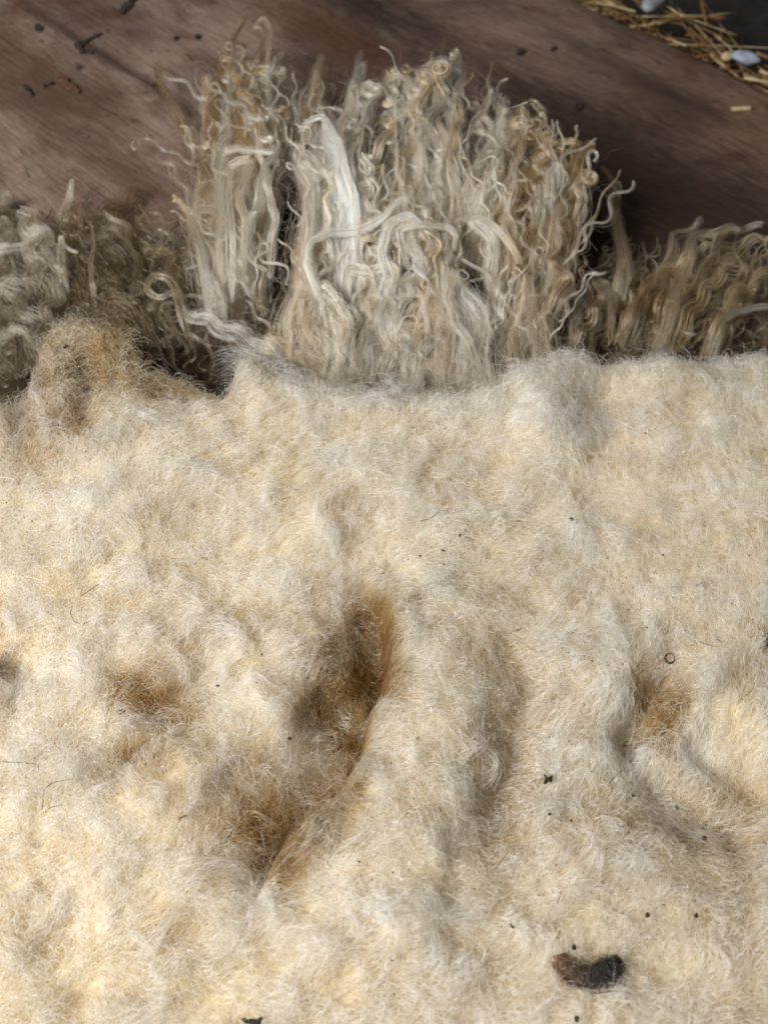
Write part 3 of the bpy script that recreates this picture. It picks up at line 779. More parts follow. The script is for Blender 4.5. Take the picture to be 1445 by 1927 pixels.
# --- locks drawn after the photograph, one by one: (points, radius, colours, waves, options)
HERO = [
    # loop at the left of the heap and the strand that crosses down to the right
    ([(388, 590), (392, 520), (384, 470), (366, 425), (364, 405), (378, 394), (400, 394), (430, 420), (465, 450), (500, 490), (535, 510)], 0.0026, LK_WHITE, LK_CREAM, (0.0, 0), 0.016),
    ([(425, 610), (405, 560), (398, 510), (388, 470), (372, 430), (366, 412)], 0.0036, LK_WHITE, LK_CREAM, (2.0, 0.0015), 0.013),
    # the two strands that turn over in a hook
    ([(418, 560), (415, 480), (420, 400), (415, 330), (422, 285), (450, 279), (490, 284), (515, 288), (527, 268), (518, 262)], 0.0034, LK_CREAM, LK_WHITE, (0.0, 0), 0.016),
    ([(432, 540), (438, 450), (430, 360), (437, 315), (470, 305), (488, 310), (488, 350), (472, 380), (478, 430), (474, 510)], 0.0032, LK_WHITE, LK_CREAM, (1.0, 0.001), 0.018),
    ([(492, 520), (484, 460), (478, 400), (482, 352), (500, 320), (525, 295), (520, 268), (512, 240)], 0.0032, LK_CREAM, LK_WHITE, (1.5, 0.0014), 0.014),
    ([(585, 600), (556, 470), (562, 390), (552, 330), (560, 308), (578, 318), (588, 336), (600, 326), (592, 305), (572, 286), (562, 290)], 0.0036, LK_CREAM, LK_WHITE, (0.5, 0.001), 0.015),
    ([(615, 560), (620, 470), (610, 390), (622, 340), (612, 310), (600, 330)], 0.0036, LK_WHITE, LK_CREAM, (3.0, 0.002), 0.013),
    ([(672, 540), (670, 440), (668, 370), (655, 320), (640, 270), (615, 240), (600, 222), (580, 232), (565, 250)], 0.0036, LK_WHITE, LK_WHITE, (1.0, 0.001), 0.016),
    ([(655, 600), (650, 510), (660, 430), (650, 370), (640, 330), (635, 285)], 0.0044, LK_WHITE, LK_WHITE, (1.5, 0.002), 0.012),
    # tips at the upper left
    ([(400, 500), (392, 380), (396, 270), (410, 190), (432, 130), (446, 80), (450, 40), (466, 12)], 0.0036, LK_GREY, LK_GOLD, (3.0, 0.0025), 0.008),
    ([(412, 420), (418, 320), (424, 230), (440, 165), (432, 110)], 0.0034, LK_CREAM, LK_WHITE, (2.0, 0.002), 0.010),
    ([(500, 330), (505, 270), (500, 210), (508, 160), (518, 118), (528, 90)], 0.0030, LK_CREAM, LK_WHITE, (1.5, 0.002), 0.010),
    ([(455, 260), (470, 180), (490, 110), (498, 70), (490, 48), (472, 60)], 0.0018, LK_CREAM, LK_GOLD, (1.0, 0.002), 0.006),
    ([(480, 240), (490, 150), (505, 95), (515, 58), (502, 30), (484, 36), (478, 52)], 0.0017, LK_GREY, LK_CREAM, (1.0, 0.0015), 0.006),
    ([(560, 260), (585, 190), (600, 150), (612, 112), (600, 96)], 0.0060, LK_GREY, LK_CREAM, (1.0, 0.002), 0.004),
    ([(600, 300), (640, 220), (655, 160), (672, 110), (676, 88)], 0.0034, LK_GREY, LK_WHITE, (1.0, 0.0015), 0.006),
    ([(630, 260), (648, 190), (662, 140), (672, 118)], 0.0030, LK_GREY, LK_WHITE, (1.0, 0.0015), 0.008),
    ([(690, 215), (715, 212), (735, 190), (760, 185)], 0.0020, LK_WHITE, LK_CREAM, (1.0, 0.001), 0.008),
    ([(680, 140), (690, 165), (715, 175), (745, 180), (770, 200)], 0.0022, LK_CREAM, LK_WHITE, (1.0, 0.001), 0.010),
    # the arch in the middle
    ([(700, 570), (735, 520), (720, 480), (735, 420), (770, 400), (795, 420), (815, 440)], 0.0030, LK_WHITE, LK_WHITE, (1.0, 0.0015), 0.018),
    ([(770, 480), (748, 440), (752, 428), (800, 424), (845, 428), (866, 445), (868, 475)], 0.0020, LK_WHITE, LK_WHITE, (0.0, 0.0), 0.020),
    ([(800, 520), (780, 470), (765, 430), (770, 390)], 0.0034, LK_WHITE, LK_GREY, (1.0, 0.001), 0.016),
    ([(560, 600), (590, 560), (558, 500), (570, 460), (610, 440), (680, 425), (720, 405), (745, 380), (770, 376)], 0.0040, LK_WHITE, LK_WHITE, (1.0, 0.002), 0.018),
    ([(560, 545), (600, 540), (625, 565), (660, 600), (640, 640), (612, 650)], 0.0036, LK_WHITE, LK_CREAM, (1.5, 0.001), 0.018),
    ([(640, 560), (655, 500), (700, 510), (735, 500), (755, 512), (742, 545)], 0.0026, LK_WHITE, LK_CREAM, (0.5, 0.001), 0.016),
    # ringlets right of the middle
    ([(760, 400), (790, 330), (800, 270), (785, 232), (772, 238), (778, 260)], 0.0046, LK_GREY, LK_WHITE, (1.5, 0.002), 0.012),
    ([(840, 340), (845, 260), (860, 190), (872, 150), (862, 135), (840, 135)], 0.0040, LK_CREAM, LK_WHITE, (1.0, 0.0015), 0.008),
    ([(862, 200), (870, 150), (864, 100), (855, 92), (848, 104), (856, 116)], 0.0018, LK_WHITE, LK_CREAM, (0.0, 0.0), 0.006),
    ([(860, 400), (900, 310), (930, 260), (922, 235), (900, 220), (895, 240), (912, 252), (932, 240)], 0.0046, LK_GREY, LK_WHITE, (0.5, 0.001), 0.010),
    ([(905, 330), (935, 270), (948, 220), (940, 190), (925, 180), (912, 160)], 0.0038, LK_CREAM, LK_WHITE, (1.5, 0.0015), 0.008),
    ([(970, 260), (960, 220), (975, 205), (990, 212), (1000, 240), (1024, 262), (1028, 240), (1010, 215)], 0.0022, LK_GOLD, LK_CREAM, (0.5, 0.001), 0.004),
    ([(1005, 260), (1018, 210), (1000, 190), (985, 205)], 0.0022, LK_GOLD, LK_CREAM, (0.5, 0.001), 0.006),
    ([(1040, 400), (1028, 370), (1032, 330), (1045, 308), (1056, 318), (1052, 350), (1038, 375)], 0.0024, LK_WHITE, LK_WHITE, (0.0, 0), 0.014),
    ([(1005, 420), (1000, 380), (1003, 350), (1015, 348), (1030, 370), (1046, 380)], 0.0026, LK_WHITE, LK_GOLD, (0.5, 0.001), 0.013),
    ([(1025, 520), (1040, 460), (1046, 410), (1060, 370), (1085, 330), (1100, 290), (1120, 272)], 0.0030, LK_CREAM, LK_GOLD, (1.5, 0.0015), 0.012),
    ([(1062, 520), (1078, 440), (1076, 370), (1082, 300), (1118, 268), (1090, 280)], 0.0026, LK_DULL, LK_GOLD, (1.5, 0.0015), 0.006),
    ([(925, 480), (900, 430), (885, 416), (900, 410), (920, 422), (945, 445)], 0.0024, LK_WHITE, LK_WHITE, (0.0, 0), 0.018),
    ([(910, 520), (906, 460), (925, 430), (945, 436), (965, 470), (975, 500)], 0.0034, LK_WHITE, LK_CREAM, (0.5, 0.001), 0.016),
    ([(920, 380), (955, 300), (985, 270), (1020, 260), (1060, 268), (1095, 280)], 0.0046, LK_DULL, LK_GOLD, (1.5, 0.002), 0.006),
    # the tall strand right of the heap, standing over the dark board
    ([(1150, 560), (1165, 520), (1172, 480), (1160, 440), (1150, 400), (1158, 360), (1150, 335), (1132, 310)], 0.0042, LK_CREAM, LK_GOLD, (1.0, 0.0015), 0.020),
    ([(1180, 540), (1178, 480), (1160, 430), (1148, 380), (1155, 345), (1162, 350), (1158, 385)], 0.0030, LK_CREAM, LK_CREAM, (1.0, 0.0015), 0.022),
    # low strands near the fold
    ([(660, 700), (655, 650), (668, 600), (640, 560), (620, 530)], 0.0044, LK_CREAM, LK_WHITE, (1.5, 0.002), 0.016),
    ([(900, 690), (880, 640), (850, 610), (835, 560), (860, 530), (900, 545)], 0.0046, LK_WHITE, LK_CREAM, (1.0, 0.002), 0.020),
    # right of the frame: long waved strands leaning right
    ([(1175, 640), (1200, 570), (1240, 520), (1262, 470), (1266, 448), (1300, 425), (1325, 410)], 0.0036, LK_DULL, LK_CREAM, (3, 0.0015), 0.012),
    ([(1240, 650), (1262, 580), (1285, 520), (1300, 455), (1320, 440), (1370, 428), (1395, 440)], 0.0036, LK_CREAM, LK_CREAM, (2.5, 0.0015), 0.014),
    ([(1265, 640), (1290, 560), (1330, 500), (1345, 450), (1375, 430), (1440, 425)], 0.0034, LK_DULL, LK_CREAM, (3, 0.0015), 0.012),
    ([(1345, 660), (1355, 606), (1385, 584), (1420, 575), (1470, 580)], 0.0017, LK_GREY, LK_WHITE, (1, 0.001), 0.016),
    ([(1080, 640), (1085, 590), (1110, 540), (1135, 530), (1150, 560), (1145, 620)], 0.0036, LK_GREY, LK_CREAM, (1, 0.001), 0.014),
    # left of the frame: thin arched strands
    ([(350, 610), (330, 540), (310, 520), (285, 522), (276, 545), (300, 560), (330, 545)], 0.0018, LK_GREY, LK_CREAM, (0.5, 0.001), 0.014),
    ([(262, 570), (258, 500), (240, 430), (215, 405), (190, 400)], 0.0024, LK_DULL, LK_CREAM, (2.5, 0.0015), 0.010),
    ([(122, 560), (120, 500), (112, 440), (130, 470), (150, 480)], 0.0016, LK_GREY, LK_WHITE, (1, 0.001), 0.014),
    ([(172, 560), (175, 500), (172, 440), (176, 420)], 0.0013, LK_GREY, LK_GREY, (1, 0.001), 0.014),
    ([(120, 430), (125, 400), (130, 365), (140, 335)], 0.0040, LK_GREY, LK_WHITE, (1, 0.001), 0.006),
    ([(-20, 480), (20, 470), (50, 450), (80, 440)], 0.0050, LK_WHITE, LK_WHITE, (1, 0.002), 0.010),
    ([(-30, 560), (20, 535), (70, 520), (100, 530)], 0.0060, LK_WHITE, LK_GREY, (1, 0.002), 0.010),
    ([(-20, 640), (20, 620), (60, 640)], 0.0050, LK_WHITE, LK_GREY, (1, 0.002), 0.012),
]
k = 0
for pts, r0, c0, c1, wv, off in HERO:
    xs = [p[0] for p in pts]
    H = pileH if (min(xs) > 340 and max(xs) < 1130) else sideH
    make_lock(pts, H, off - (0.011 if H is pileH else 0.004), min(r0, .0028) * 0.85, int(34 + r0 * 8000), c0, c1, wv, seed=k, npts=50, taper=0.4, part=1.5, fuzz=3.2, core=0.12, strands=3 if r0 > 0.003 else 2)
    k += 1

# --- the rest of the heap
def heap_lock(xb, yb, length, lay, seed, broad=False):
    r = np.random.default_rng(9000 + seed)
    fan = (xb - 690) / 350
    dx = fan * 0.16 * length + r.normal(0, 0.22) * length
    lean = r.normal(0, 26)
    p = [(xb, yb), (xb + dx * 0.35 + lean, yb - length * 0.36), (xb + dx * 0.7 - lean * 0.6, yb - length * 0.7), (xb + dx, yb - length)]
    xt = xb + dx
    sh = r.uniform(0, 1)
    if xb > 960 or yb - length < 150 and xb < 520: c0, c1 = mixc((LK_CREAM, 1), (LK_DULL, sh)), mixc((LK_GOLD, 1), (LK_CREAM, sh))
    elif sh < 0.45: c0, c1 = mixc((LK_GREY, 1), (LK_WHITE, 1)), mixc((LK_WHITE, 1), (LK_CREAM, 0.5))
    elif sh < 0.8: c0, c1 = mixc((LK_GREY, 1), (LK_CREAM, 1)), mixc((LK_CREAM, 1), (LK_GOLD, 0.35))
    else: c0, c1 = LK_CREAM, mixc((LK_GOLD, 1), (LK_CREAM, 0.4))
    r0 = r.uniform(0.0075, 0.0125) if broad else r.uniform(0.0020, 0.0042)
    make_lock(p, pileH, lay, r0, int(60 + r0 * (17000 if broad else 10000)), c0, c1, (length / r.uniform(42, 75), r.uniform(0.0008, 0.0016) if broad else r.uniform(0.0010, 0.0026)), seed=seed + 300, npts=46, curl=r.uniform(0.12, 0.25) if (r.uniform() < 0.5 and not broad) else 0,
              taper=r.uniform(0.2, 0.4), raise_tip=r.uniform(-0.004, 0.008), fuzz=r.uniform(0.7, 1.6), strands=int(r.integers(9, 14)) if broad else int(r.integers(3, 6)), core=0.15, part=1.4)
top_px = lambda x: np.interp(x, [370, 400, 460, 520, 560, 620, 690, 740, 800, 860, 920, 980, 1040, 1110], [160, 90, 60, 110, 190, 170, 200, 110, 90, 120, 190, 230, 250, 285])
rr = np.random.default_rng(77)
STAPLES = [  # broad silky staples: points, half width (m), colours, layer
    ([(398, 575), (392, 510), (386, 400), (390, 290), (398, 200), (392, 130)], .0105, LK_GREY, LK_CREAM, -.012, 0.3),
    ([(402, 560), (402, 480), (405, 360), (412, 250), (418, 150), (440, 80)], .0085, LK_GREY, LK_GOLD, -.016, 0.8),
    ([(452, 575), (445, 510), (440, 420), (446, 320), (460, 230), (450, 150)], .0095, LK_GREY, LK_GOLD, -.010, 0.6),
    ([(470, 420), (475, 330), (480, 240), (500, 160), (520, 100)], .0100, LK_CREAM, LK_GOLD, -.014, 1.0),
    ([(512, 525), (506, 470), (512, 400), (506, 340), (500, 300)], .0070, LK_GREY, LK_CREAM, -.008, 0.3),
    ([(566, 640), (552, 540), (548, 450), (560, 390), (572, 330), (560, 250)], .0090, LK_GREY, LK_CREAM, -.008, 0.6),
    ([(600, 620), (600, 520), (606, 430), (596, 350), (590, 290), (585, 220)], .0095, LK_GREY, LK_WHITE, -.006, 1.2),
    ([(650, 600), (648, 500), (656, 420), (650, 340), (630, 270), (600, 225)], .0105, LK_WHITE, LK_WHITE, -.004, 0.8),
    ([(690, 560), (682, 470), (676, 380), (664, 310), (646, 250)], .0080, LK_GREY, LK_WHITE, -.010, 1.2),
    ([(560, 340), (575, 260), (600, 190), (610, 120)], .0085, LK_DULL, LK_CREAM, -.014, 0.6),
    ([(640, 330), (650, 240), (665, 170), (676, 110)], .0060, LK_GREY, LK_WHITE, -.012, 0.5),
    ([(590, 690), (580, 620), (570, 560), (566, 520)], .0110, LK_GREY, LK_GREY, -.002, 0.2),
    ([(640, 700), (628, 630), (610, 570), (590, 530)], .0100, LK_GREY, LK_WHITE, .000, 0.5),
    ([(690, 700), (690, 630), (700, 560), (710, 500)], .0100, LK_GREY, LK_CREAM, -.003, 0.5),
    ([(740, 640), (730, 560), (740, 480), (745, 400), (735, 330)], .0095, LK_GREY, LK_WHITE, -.008, 0.6),
    ([(700, 460), (700, 360), (705, 270), (720, 190)], .0080, LK_DULL, LK_GREY, -.016, 0.8),
    ([(790, 470), (796, 380), (785, 300), (776, 230), (760, 170)], .0095, LK_GREY, LK_WHITE, -.006, 2.0),
    ([(835, 520), (842, 430), (850, 350), (828, 270), (812, 200), (790, 140)], .0095, LK_CREAM, LK_WHITE, -.004, 2.2),
    ([(872, 540), (880, 440), (872, 360), (858, 290), (850, 220)], .0085, LK_GREY, LK_CREAM, -.008, 1.6),
    ([(800, 640), (812, 560), (800, 480), (808, 420)], .0100, LK_GREY, LK_CREAM, -.004, 0.6),
    ([(880, 480), (905, 400), (935, 330), (952, 260), (945, 205)], .0090, LK_GREY, LK_WHITE, -.004, 1.2),
    ([(940, 560), (950, 470), (965, 390), (1000, 320), (1030, 280)], .0100, LK_CREAM, LK_GOLD, -.008, 0.8),
    ([(985, 600), (1000, 500), (1010, 400), (1030, 330), (1060, 280)], .0095, LK_DULL, LK_GOLD, -.010, 1.2),
    ([(1030, 600), (1042, 500), (1050, 400), (1075, 320), (1105, 280)], .0085, LK_DULL, LK_GOLD, -.012, 1.4),
    ([(900, 690), (890, 620), (870, 560), (866, 500)], .0110, LK_CREAM, LK_WHITE, .000, 0.6),
    ([(960, 690), (965, 620), (985, 560), (1000, 510)], .0110, LK_DULL, LK_CREAM, -.002, 0.6),
    ([(1010, 670), (1020, 600), (1035, 540), (1040, 490)], .0095, LK_DULL, LK_CREAM, -.006, 0.8),
    ([(850, 700), (830, 640), (810, 590), (800, 550)], .0100, LK_GREY, LK_CREAM, .000, 0.6),
    ([(760, 690), (755, 620), (770, 560), (790, 510)], .0095, LK_GREY, LK_WHITE, -.002, 0.6),
]
for q, (pts, r0, c0, c1, lay, wv) in enumerate(STAPLES):
    if pts[0][1] >= 620: pts = [(pts[0][0], 775)] + pts[1:]        # rooted out of sight, below the fold
    for sub in range(1):
        d = 0
        P2 = [(x + d + rr.normal(0, 3), y + rr.normal(0, 4)) for x, y in pts]
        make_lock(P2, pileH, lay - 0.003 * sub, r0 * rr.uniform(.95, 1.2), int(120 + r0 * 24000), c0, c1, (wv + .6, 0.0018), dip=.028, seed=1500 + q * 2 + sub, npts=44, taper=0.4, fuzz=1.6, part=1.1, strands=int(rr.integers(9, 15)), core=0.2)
# locks that sweep up from the middle of the fold across the others
for q in range(26):
    r = np.random.default_rng(21000 + q)
    a = np.interp(q + r.uniform(-.6, .6), [0, 6, 25], [-0.9, -0.1, 1.15]); x0 = 640 + 130 * a * .5 + r.normal(0, 35); y0 = r.uniform(690, 770); ln = r.uniform(150, 300)
    p = [(x0, y0), (x0 + ln * .36 * math.sin(a * .7) + r.normal(0, 10), y0 - ln * .36 * math.cos(a * .7)), (x0 + ln * .72 * math.sin(a), y0 - ln * .72 * math.cos(a)), (x0 + ln * math.sin(a * 1.05) + r.normal(0, 20), y0 - ln * math.cos(a * 1.05))]
    c = (LK_GREY, LK_WHITE, LK_CREAM)[int(r.integers(0, 3))]
    make_lock(p, pileH, r.uniform(-.006, .004), r.uniform(.0030, .0050), 100, mixc((c, 1), (LK_DULL, r.uniform(.2, .8))), mixc((c, 1), (LK_GOLD, r.uniform(0, .5))), (ln / r.uniform(50, 80), r.uniform(.0014, .0028)), seed=2300 + q, npts=44, dip=.02,
              taper=.3, fuzz=2.6, part=1.7, strands=int(r.integers(4, 7)), core=.12, curl=.2 if r.uniform() < .4 else 0)
# ringlets massed at the crest and scattered tips
for q in range(46):
    r = np.random.default_rng(15000 + q)
    if q < 22: xb, yb = r.uniform(715, 850), r.uniform(120, 260)
    else: xb = r.uniform(400, 1100); yb = top_px(xb) + r.uniform(20, 120)
    a = r.normal(0, 0.55); ln = r.uniform(55, 110)
    p = [(xb, yb + 40), (xb + math.sin(a) * ln * .5, yb + 40 - ln * .5), (xb + math.sin(a * 1.5) * ln, yb + 40 - ln)]
    c = LK_WHITE if xb < 900 and r.uniform() < .6 else LK_CREAM
    make_lock(p, pileH, r.uniform(-.010, .004), r.uniform(.0022, .0042), 62, mixc((c, 1), (LK_GREY, .5)), mixc((c, 1), (LK_GOLD, r.uniform(0, .8))), (r.uniform(1, 2), 0.0016), seed=1700 + q, npts=40,
              curl=r.uniform(.35, .6), taper=.3, fuzz=1.4, strands=2, core=0.3)
N_HEAP = 50
for q in range(N_HEAP):
    lay = q / N_HEAP
    xb = rr.uniform(385, 1055)
    yt = top_px(np.clip(xb + (xb - 690) / 350 * 40, 370, 1110))
    yb = rr.uniform(yt + 170, 690 if xb > 550 else 575); yb = 765 if yb > 640 else yb
    ln = max(min(rr.uniform(120, 300) + (75 if yb == 765 else 0), yb - yt - rr.uniform(-10, 50)), 110)
    heap_lock(xb, yb, ln, -0.012 + 0.016 * lay, q)

# left side locks: low, tangled, dull wool, its tint darkened for the fold's shade
for q in range(42):
    r = np.random.default_rng(12000 + q)
    xb = r.uniform(-20, 380); yb = r.uniform(520, 740 if xb < 60 else 690)
    yt = np.interp(xb, [0, 60, 130, 200, 260, 370], [340, 360, 345, 390, 430, 470])
    ln = min(r.uniform(90, 240), yb - yt + r.uniform(-10, 15)); ln = max(ln, 70)
    dx = r.normal(-25, 60)
    p = [(xb, yb), (xb + dx * 0.2 + r.normal(0, 22), yb - ln * 0.4), (xb + dx * 0.6 + r.normal(0, 22), yb - ln * 0.75), (xb + dx, yb - ln)]
    pale = xb < 110 and 430 < yb - ln * .5 < 620
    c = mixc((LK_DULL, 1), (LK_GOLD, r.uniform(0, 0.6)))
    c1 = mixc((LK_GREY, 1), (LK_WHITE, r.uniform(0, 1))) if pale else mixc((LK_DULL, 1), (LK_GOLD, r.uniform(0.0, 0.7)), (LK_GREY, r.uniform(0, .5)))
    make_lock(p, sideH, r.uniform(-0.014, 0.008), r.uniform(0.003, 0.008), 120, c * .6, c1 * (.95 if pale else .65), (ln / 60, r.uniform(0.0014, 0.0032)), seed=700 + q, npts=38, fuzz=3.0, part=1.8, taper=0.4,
              curl=0.2 if r.uniform() < 0.3 else 0, strands=int(r.integers(5, 9)), core=0.12)
# right side locks: long waved strands sweeping up and to the right
for q in range(24):
    r = np.random.default_rng(13000 + q)
    xb = r.uniform(1060, 1450); yb = r.uniform(580, 690)
    yt = np.interp(xb, [1060, 1130, 1250, 1330, 1445], [540, 530, 450, 410, 410])
    ln = min(r.uniform(110, 240), yb - yt + r.uniform(-15, 10)); ln = max(ln, 70)
    dx = r.uniform(70, 170) * ln / 170 * np.interp(xb, [1060, 1200], [.4, 1])
    p = [(xb, yb), (xb + dx * 0.2, yb - ln * 0.3), (xb + dx * 0.5 + r.normal(0, 8), yb - ln * 0.65), (xb + dx * 1.1, yb - ln * .95), (xb + dx * 1.6, yb - ln)]
    c = mixc((LK_DULL, 1), (LK_GOLD, r.uniform(.3, 1.5)))
    make_lock(p, sideH, r.uniform(-0.010, 0.010), r.uniform(0.0018, 0.0032), 56, c, mixc((LK_GOLD, 0.6), (LK_CREAM, r.uniform(0.2, 1.5))), (ln / 46, r.uniform(0.0016, 0.0030)), seed=800 + q, npts=46, fuzz=2.0, taper=0.45, part=2.0,
              strands=int(r.integers(3, 6)), core=0.12)

def combed_fill():
    """long parallel fibres lying along the heap between and under the locks"""
    r = np.random.default_rng(606)
    N, kk = 4500, 22
    px = r.uniform(360, 1085, N); py = r.uniform(190, 720, N)
    keep = inside(px, py, PILE) & ((px > 545) | (py < 560))
    px, py = px[keep], py[keep]; n = len(px)
    top = top_px(np.clip(px + (px - 690) / 350 * 30, 370, 1110)) + 30
    ln = np.minimum(r.uniform(90, 260, n), np.maximum(py - top, 30))
    t = np.linspace(0, 1, kk)[None]
    fan = (px - 690) / 350
    yy = py[:, None] - ln[:, None] * t
    xx = px[:, None] + (fan * 0.14 * ln + r.normal(0, 9, n))[:, None] * t
    amp = 3 + 6 * t * r.uniform(.5, 1, n)[:, None]
    xx = xx + amp * np.sin(yy / 11 + 5 * perlin(px / 45, py / 160, 91)[:, None]) + 7 * perlin(xx / 30, yy / 60, 93)
    xx = parted(xx, yy)
    lay = -0.019 + 0.010 * perlin(px / 26, py / 140, 94) + r.uniform(-.003, .003, n)
    Pm = on_surface(xx, yy, pileH, lay[:, None])
    Pm[..., 2] -= 0.012 * (1 - sstep(0, .25, t))
    w = np.clip(perlin(px / 34, py / 110, 97) * 1.3 + .45, 0, 1)[:, None]
    c = LK_GREY * (1 - w) + mixc((LK_WHITE, 1), (LK_CREAM, .6)) * w
    g = np.clip((px - 930) / 130, 0, .8)[:, None]
    c = (c * (1 - g) + LK_DULL * g) * r.uniform(.75, 1.1, n)[:, None]
    tag(curves_obj('combed_fibres', Pm, 0.00008, M_LOCK, fleece, np.clip(np.repeat(c[:, None], kk, 1), 0, .92)), kind='stuff')
combed_fill()

def thin_strands():
    """hundreds of thin wavy strands that have parted from the locks"""
    r = np.random.default_rng(919)
    kk, fib = 46, 13
    rows = []
    for zone, N in (('heap', 340), ('left', 240), ('right', 120)):
        if zone == 'heap':
            x0 = r.uniform(380, 1080, N); y0 = r.uniform(200, 700, N)
            ok = inside(x0, y0, PILE) & ((x0 > 540) | (y0 < 580)); x0, y0 = x0[ok], y0[ok]
            th = -1.57 + 0.25 * (x0 - 690) / 350 + r.normal(0, .42, len(x0)); L = np.minimum(r.uniform(70, 230, len(x0)), np.maximum(y0 - top_px(x0) + 30, 40))
        elif zone == 'left':
            x0 = r.uniform(-20, 480, N); y0 = r.uniform(440, 720, N); ok = (x0 < 60) | (y0 < 650) | ((x0 > 300) & (y0 > 600)); x0, y0 = x0[ok], y0[ok]
            th = -1.57 + r.normal(-.2, .65, len(x0)); L = np.minimum(r.uniform(50, 170, len(x0)), y0 - 370)
        else:
            x0 = r.uniform(1070, 1440, N); y0 = r.uniform(520, 680, N)
            th = -1.57 + r.uniform(.25, .95, N); L = np.minimum(r.uniform(70, 210, N), y0 - 425)
        L = np.maximum(L, 40); n = len(x0)
        t = np.linspace(0, 1, kk)[None]; s = t * L[:, None]
        lam = r.uniform(40, 95, n)[:, None]
        hd = th[:, None] + r.uniform(.25, 1.0, n)[:, None] * np.sin(6.283 * s / lam + r.uniform(0, 6.28, n)[:, None]) + r.normal(0, .5, n)[:, None] * t ** 2
        cu = (r.uniform(0, 1, n) < .28) * r.choice([-1, 1], n) * r.uniform(2, 7, n)
        hd = hd + cu[:, None] * np.clip((t - .72) / .28, 0, 1) ** 1.3
        ds = L[:, None] / (kk - 1)
        X = x0[:, None] + np.cumsum(np.cos(hd) * ds, 1); Y = y0[:, None] + np.cumsum(np.sin(hd) * ds, 1)
        off = (r.uniform(-.006, .006, n)[:, None] + .0012 * np.sin(6.283 * s / lam) - .010 * (1 - sstep(0, .2, t)))
        H = pileH if zone == 'heap' else sideH
        if zone == 'heap': X = parted(X, Y)
        G = on_surface(X, Y, H, off)
        g = np.clip((X[:, :1] - 900) / 200, 0, 1) if zone == 'heap' else np.full((n, 1), .5)
        pick = r.uniform(0, 1, (n, 1))
        c0 = LK_WHITE * (1 - g) + LK_CREAM * g; c1 = np.where(pick < .5, LK_CREAM, np.where(pick < .75, LK_GOLD, LK_WHITE))
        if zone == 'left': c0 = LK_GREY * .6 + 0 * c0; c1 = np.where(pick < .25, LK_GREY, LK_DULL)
        if zone == 'right': c0 = LK_GOLD * .5 + LK_CREAM * .4 + 0 * c0; c1 = np.where(pick < .7, LK_CREAM * .95, LK_DULL)
        wid = r.uniform(.0005, .0018, n)[:, None, None] * (1 - .5 * t[..., None]) * (.5 + .5 * sstep(0, .2, t))[..., None]
        sb = r.uniform(.55, 1.15, (n, 1, 1)) * (1.08 if zone == 'heap' else .75)  # side strands dimmed in colour for the shade behind the fold
        for q in range(fib):
            o = r.normal(0, .55, (n, 1, 3)) + .25 * np.sin(r.uniform(3, 12, (n, 1, 1)) * t[..., None] + r.uniform(0, 6, (n, 1, 3)))
            if q == 0: o = o * 2.4
            P = G + o * wid
            P[..., 2] = np.maximum(P[..., 2], .001)
            m = np.clip(t + r.normal(0, .12, (n, 1)), 0, 1)[..., None]
            rows.append((P, (c0[:, None] * (1 - m) + c1[:, None] * m) * sb * r.uniform(.85, 1.1, (n, 1, 1))))
    P = np.concatenate([a for a, _ in rows]); C = np.concatenate([b for _, b in rows])
    tag(curves_obj('thin_strands', P, 0.000085, M_LOCK, fleece, np.clip(C, 0, .92)), kind='stuff')
thin_strands()

def loose_fuzz():
    """fine loose fibres between and above the locks"""
    r = np.random.default_rng(404)
    N, kk = 5200, 14
    px = r.uniform(-20, 1465, N); py = r.uniform(120, 700, N)
    left = (px < 370) & (py > 400 + 30 * np.sin(px / 40)); right = (px > 1090) & (py > np.interp(px, [1090, 1200, 1330, 1445], [580, 540, 480, 480]))
    mid = inside(px, py - 70, PILE) & inside(px, py, PILE) & (r.uniform(0, 1, N) < .55)
    keep = mid | left | right
    px, py = px[keep], py[keep]
    mid = mid[keep]; n = len(px)
    a = on_surface(px, py, pileH, -0.006); b = on_surface(px, py, sideH, -0.004)
    p0 = np.where(mid[:, None], a, b)
    th = 1.57 + r.normal(0, np.where(mid, 0.55, 1.1), n)
    L = r.uniform(0.012, 0.04, n); s = np.linspace(0, 1, kk)[None, :] * L[:, None]; ds = L[:, None] / (kk - 1)
    hd = th[:, None] + r.normal(0, 55, n)[:, None] * s + r.uniform(0.2, 0.9, n)[:, None] * np.sin(r.uniform(250, 600, n)[:, None] * s + r.uniform(0, 6.28, n)[:, None])
    X = p0[:, 0:1] + np.cumsum(np.cos(hd) * ds, 1); Y = p0[:, 1:2] + np.cumsum(np.sin(hd) * ds, 1)
    Z = p0[:, 2:3] + r.uniform(-0.004, 0.010, n)[:, None] * np.sin(np.linspace(0, 2.4, kk))[None, :] + np.where(mid, 0.25, -0.1)[:, None] * (Y - p0[:, 1:2])
    P = np.stack([X, Y, np.maximum(Z, 0.001)], -1)
    c = np.where(mid[:, None], mixc((LK_WHITE, 1), (LK_CREAM, 1)), LK_GREY)[:, None, :] * r.uniform(0.6, 1.1, n)[:, None, None]
    tag(curves_obj('loose_fibres', P, 0.000055, M_LOCK, fleece, np.clip(np.repeat(c, kk, 1), 0, .92)), kind='stuff')
loose_fuzz()
print('locks', n_locks)

# ------------------------------------------------------------------ small things on the fleece
LIFT = 0.0056
def fleece_pts(pts, off=LIFT):
    p = np.array(pts, float)
    return on_surface(p[:, 0], p[:, 1], bodyH, off)

